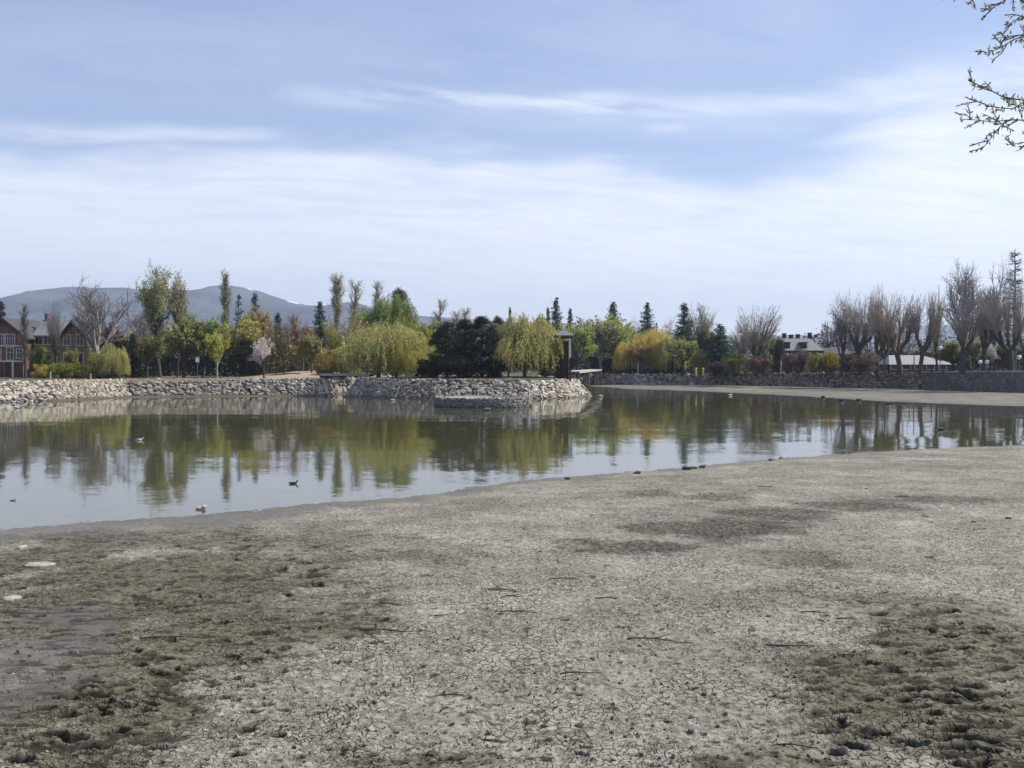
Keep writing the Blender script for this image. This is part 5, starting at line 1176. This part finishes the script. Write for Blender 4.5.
# ------------------------------------------------------------------ tree beside the photographer, its twigs reaching into the picture
def near_tree():
    rng = np.random.default_rng(23); root = thing('budding_tree', 'tree beside the viewer whose budding twigs hang into the upper right corner', 'tree', (5.7, .6, 1.68)); off = np.array([5.7, .6, 1.68])
    tr = MB(); tr.tube(np.array([(5.7, .6, 1.5), (5.65, .75, 3.), (5.5, 1.0, 4.4), (5.6, 1.2, 6.2), (5.5, 1.3, 8.4)]) - off, [.17, .14, .12, .08, .02], 10)
    limbs = [[(5.55, 1., 4.3), (4.6, 2.8, 4.75), (3.4, 4.5, 4.62), (2.75, 5., 4.42)], [(5.55, 1.1, 5.1), (4.6, 3., 5.4), (3.4, 4.6, 5.1), (2.7, 5., 4.88)], [(5.55, 1.15, 5.6), (4.5, 3., 6.), (3.1, 4.7, 5.6), (2.55, 5., 5.12)],
             [(5.6, 1.2, 6.), (6.9, 2., 7.), (7.6, 2.6, 7.8)], [(5.55, 1.1, 5.), (6.8, .3, 6.), (7.7, -.4, 6.5)], [(5.5, 1.2, 6.8), (4.7, .4, 7.8), (4.2, 0., 8.5)]]
    for L in limbs: tr.tube(np.array(L) - off, np.linspace(.04, .006, len(L)), 7)
    link('trunk', tr.mesh('trunk', True), M['bark'], root, color=(.05, .042, .038))
    D = 5.; BC = dict(color=(.09, .075, .075)); LC = dict(color=(.3, .3, .19))
    def part(tw, lv): b_ = link('branch', tw.mesh('twigs'), M['bark'], root, **BC); link('leaves', lv.mesh('leaves'), M['leaf'], b_, **LC)
    P = lambda px, py, y=D: np.array([(px - 512) / FPX * y, y, CAMZ + (HZ - py) / FPX * y]) - off
    br = [[(1092, 133), (1050, 112), (1024, 102), (1000, 98), (985, 90), (966, 82)], [(1024, 102), (1010, 110), (990, 108), (971, 101)], [(1040, 130), (1024, 121), (1006, 121), (990, 123), (975, 121), (958, 120)], [(1006, 121), (998, 128), (990, 138), (981, 149)], [(1092, 133), (1040, 138), (1024, 143), (1005, 146)],
          [(1083, 38), (1045, 35), (1024, 36), (1010, 42), (997, 50), (981, 56)], [(1024, 36), (1008, 38), (995, 40)], [(1045, 35), (1030, 22), (1018, 18), (1006, 27)], [(1048, -4), (1025, -6), (1004, 1), (993, 8), (986, 14)], [(1025, -6), (985, -9), (962, -2), (952, 1)], [(1030, -1), (1024, 4), (1017, 3)], [(1060, 60), (1035, 50), (1020, 49)], [(1050, 112), (1030, 113), (1018, 108), (1008, 104)]]
    for k, b in enumerate(br):
        tw = MB(); lv = MB(); dy = rng.normal(0, .12, len(b)).cumsum() * .5; Q = np.array([P(px, py, D + dy[i] * .4) for i, (px, py) in enumerate(b)]); tw.tube(Q, np.linspace(.0034, .0014, len(b)), 5)
        C, A = [], []
        for a, c in zip(Q[:-1], Q[1:]):
            L = np.linalg.norm(c - a); n = max(2, int(L / .011))
            for i in range(n):
                p = a + (c - a) * (i + rng.uniform()) / n; d = norm(norm(c - a) * .5 + rng.normal(0, .75, 3) + np.array([0, 0, -.15])); l = rng.uniform(.014, .034); C.append(p + d * l * .55); A.append(d)
            for _ in range(2):
                p = a + (c - a) * rng.uniform(.3, .9); d = norm(norm(c - a) + rng.normal(0, .8, 3)); e = p + d * rng.uniform(.04, .1); tw.tube([p, (p + e) / 2 + rng.normal(0, .004, 3), e], [.003, .0025, .0018], 4)
                for i in range(5): q = p + (e - p) * rng.uniform(.3, 1); dd = norm(d + rng.normal(0, .7, 3)); C.append(q + dd * .012); A.append(dd)
        C = np.array(C); A = np.array(A); lv.leaves(C, rng.uniform(.014, .036, len(C)), .009, rng, A, .1); lv.leaves(C, .027, .008, rng, A, .1); part(tw, lv)
    for L in limbs[:3]:                                    # side shoots along the limbs, right of the picture
        tw = MB(); lv = MB(); L = np.array(L); ii = np.arange(len(L)); tw.tube(L - off + np.array([0, 0, .001]), np.linspace(.041, .0065, len(L)), 6)
        for k in range(46):
            t_ = rng.uniform(.6, len(L) - 1); p = np.array([np.interp(t_, ii, L[:, j]) for j in range(3)]); d = norm(np.array([-.5, .5, 0]) + rng.normal(0, .7, 3)); ln = rng.uniform(.15, .5); e = p + d * ln
            if min(512 + FPX * q_[0] / max(q_[1], .5) for q_ in (p, e)) < 1075: continue
            tw.tube([p - off, (p + e) / 2 + rng.normal(0, .03, 3) - off, e - off], [.008, .005, .002], 4); c = p + (e - p) * rng.uniform(.1, 1, (34, 1)); lv.leaves(c + rng.normal(0, .014, c.shape) - off, .03, .01, rng)
        part(tw, lv)
    for q in limbs[3:]:                                    # the rest of the crown, outside the picture
        tw = MB(); lv = MB(); tw.tube(np.array(q) - off, np.linspace(.03, .01, len(q)), 5)
        for k in range(16):
            p = np.array(q[-1]) + rng.normal(0, .35, 3) - off; s = np.array(q[1]) + (np.array(q[-1]) - np.array(q[1])) * rng.uniform() - off; tw.tube([s, (s + p) / 2 + rng.normal(0, .06, 3), p], [.012, .007, .003], 4); c = p + (s - p) * rng.uniform(0, .6, (26, 1)); lv.leaves(c + rng.normal(0, .02, c.shape), .03, .012, rng)
        part(tw, lv)
near_tree()

# ------------------------------------------------------------------ air, sky, sun, camera
SUN_AZ, SUN_EL = math.radians(76), math.radians(47)       # azimuth clockwise from +Y (the view), i.e. to the right and a little ahead
HAZE = 2.0e-4
mb = MB(); mb.box(-5200, 5200, -5200, 5200, -2.2, 330)
hz = bpy.data.materials.new('haze'); hz.use_nodes = True; nt = hz.node_tree; nt.nodes.remove(nt.nodes['Principled BSDF']); pv = nt.nodes.new('ShaderNodeVolumePrincipled')
pv.inputs['Color'].default_value = (.64, .77, 1., 1); pv.inputs['Density'].default_value = HAZE; pv.inputs['Anisotropy'].default_value = .2; nt.links.new(pv.outputs[0], nt.nodes['Material Output'].inputs['Volume'])
o = link('haze', mb.mesh('haze'), hz); o['kind'] = 'stuff'; o['label'] = 'thin even haze filling the air over the pond and hills'; o['category'] = 'haze'

W = bpy.data.worlds.new('World'); S.world = W; W.use_nodes = True
t = NT(W); bg = t.n['Background']; sky = t.n.new('ShaderNodeTexSky'); sky.sky_type = 'NISHITA'; sky.sun_disc = False; sky.sun_elevation = SUN_EL; sky.sun_rotation = SUN_AZ; sky.air_density = 1.; sky.dust_density = 1.2; sky.ozone_density = 1.5; sky.altitude = 1100
dirv = t.n.new('ShaderNodeTexCoord').outputs['Generated']; sp = t.new('ShaderNodeSeparateXYZ', Vector=dirv); x, y, z = sp.outputs
hyp = t.math('SQRT', t.math('ADD', t.math('MULTIPLY', x, x), t.math('MULTIPLY', y, y)))
tanel = t.math('DIVIDE', z, t.math('MAXIMUM', hyp, .01)); az = t.math('ARCTAN2', x, y)
# cirrus sheet seen in perspective: noise on a plane overhead
zc = t.math('ADD', t.math('MAXIMUM', z, 0.), .09)
pl = t.new('ShaderNodeCombineXYZ', X=t.math('DIVIDE', x, zc), Y=t.math('DIVIDE', y, zc)).outputs[0]
wisp = t.noise(t.vmath('MULTIPLY', pl, (.55, 1.3, 1.)), 1.6, 8., .62, 0, .6); soft = t.noise(pl, .55, 4., .5); rot = t.new('ShaderNodeVectorRotate', _rotation_type='Z_AXIS', Vector=pl, Angle=-.3).outputs[0]; fib = t.noise(t.vmath('MULTIPLY', rot, (1., 2.8, 1.)), 2.2, 6., .65, 0, .4)
warp = t.ramp(t.noise(t.new('ShaderNodeCombineXYZ', X=t.math('MULTIPLY', az, 1.5), Y=t.math('MULTIPLY', tanel, 7.)).outputs[0], 1.7, 4., .55), (.2, .8, -.045, .045))
el2 = t.math('ADD', tanel, warp)
dz = t.math('MULTIPLY', t.math('SUBTRACT', az, .2), 10.); el2 = t.math('ADD', el2, t.math('MULTIPLY', t.math('POWER', 2.718, t.math('MULTIPLY', t.math('MULTIPLY', dz, dz), -1.)), .04)); el2 = t.math('SUBTRACT', el2, t.ramp(az, (.27, .42, 0., .05)))
azb = t.math('MULTIPLY', az, az)
low = t.math('SUBTRACT', 1., t.ramp(el2, (.155, .225)))       # veil of cloud over the lower sky
cov = t.math('MULTIPLY', low, t.ramp(t.math('ADD', t.math('MULTIPLY', fib, .55), t.math('MULTIPLY', soft, .45)), (.3, .6, .62, 1.)))
def streak(el0, slope, width, a0, a1, strength, fw=.05):
    d = t.math('SUBTRACT', t.math('ADD', tanel, t.math('MULTIPLY', warp, .22)), t.math('ADD', el0, t.math('MULTIPLY', az, slope)))
    g = t.math('POWER', 2.718, t.math('MULTIPLY', t.math('MULTIPLY', d, d), -1. / (width * width)))
    m = t.math('MULTIPLY', t.ramp(az, (a0 - fw, a0 + fw)), t.math('SUBTRACT', 1., t.ramp(az, (a1 - fw, a1 + fw))))
    strength *= .8
    return t.math('MULTIPLY', t.math('MULTIPLY', g, m), t.math('MULTIPLY', t.ramp(t.math('ADD', t.math('MULTIPLY', fib, .6), t.math('MULTIPLY', wisp, .4)), (.3, .58)), strength))
st = [streak(.251, .0, .010, -.2, .12, 1.), streak(.257, -.075, .011, .04, .36, .7), streak(.196, .11, .009, .3, .8, .85), streak(.243, -.06, .02, -.1, .3, .35), streak(.223, .04, .009, -.7, -.22, .75), streak(.226, 0., .008, .12, .17, .6, .02), streak(.215, .08, .03, .3, .9, .7), streak(.30, .05, .05, -.5, .3, .18)]
cl = cov
for q in st: cl = t.math('MAXIMUM', cl, q)
cl = t.math('MAXIMUM', cl, t.math('MULTIPLY', t.ramp(t.math('ADD', t.math('MULTIPLY', wisp, .6), t.math('MULTIPLY', fib, .4)), (.5, .75)), .28))
cl = t.math('MULTIPLY', cl, t.ramp(z, (-.02, .02)))
cloudc = t.mix(t.ramp(az, (-.5, .6)), (7.0, 7.25, 8.1, 1), (8.2, 8.3, 8.6, 1))
base = t.mix(.25, sky.outputs[0], (4.6, 4.8, 7.2, 1))          # thin high veil over the blue
fin = t.mix(t.math('MULTIPLY', cl, .85), base, cloudc)
t.l.new(fin, bg.inputs[0]); bg.inputs['Strength'].default_value = .115

sun = bpy.data.lights.new('sun', 'SUN'); sun.energy = 4.6; sun.angle = math.radians(.6); sun.color = (1., .955, .88); so = bpy.data.objects.new('sun', sun); COL.objects.link(so)
dv = Vector((math.sin(SUN_AZ) * math.cos(SUN_EL), math.cos(SUN_AZ) * math.cos(SUN_EL), math.sin(SUN_EL))); so.rotation_euler = dv.to_track_quat('Z', 'Y').to_euler(); so.location = (30, 10, 40)

cam = bpy.data.cameras.new('camera'); cam.sensor_width = 36; cam.lens = FPX * 36 / 1024; cam.clip_end = 12000; cam.clip_start = .1
co = bpy.data.objects.new('camera', cam); COL.objects.link(co); co.location = (0, 0, CAMZ); co.rotation_euler = (PI / 2 - math.atan((384 - HZ) / FPX), 0, 0); S.camera = co
S.view_settings.view_transform = 'Standard'; S.view_settings.look = 'None'; S.view_settings.gamma = 1; S.view_settings.exposure = .37
S.cycles.max_bounces = 6; S.cycles.volume_bounces = 0; S.cycles.transparent_max_bounces = 8
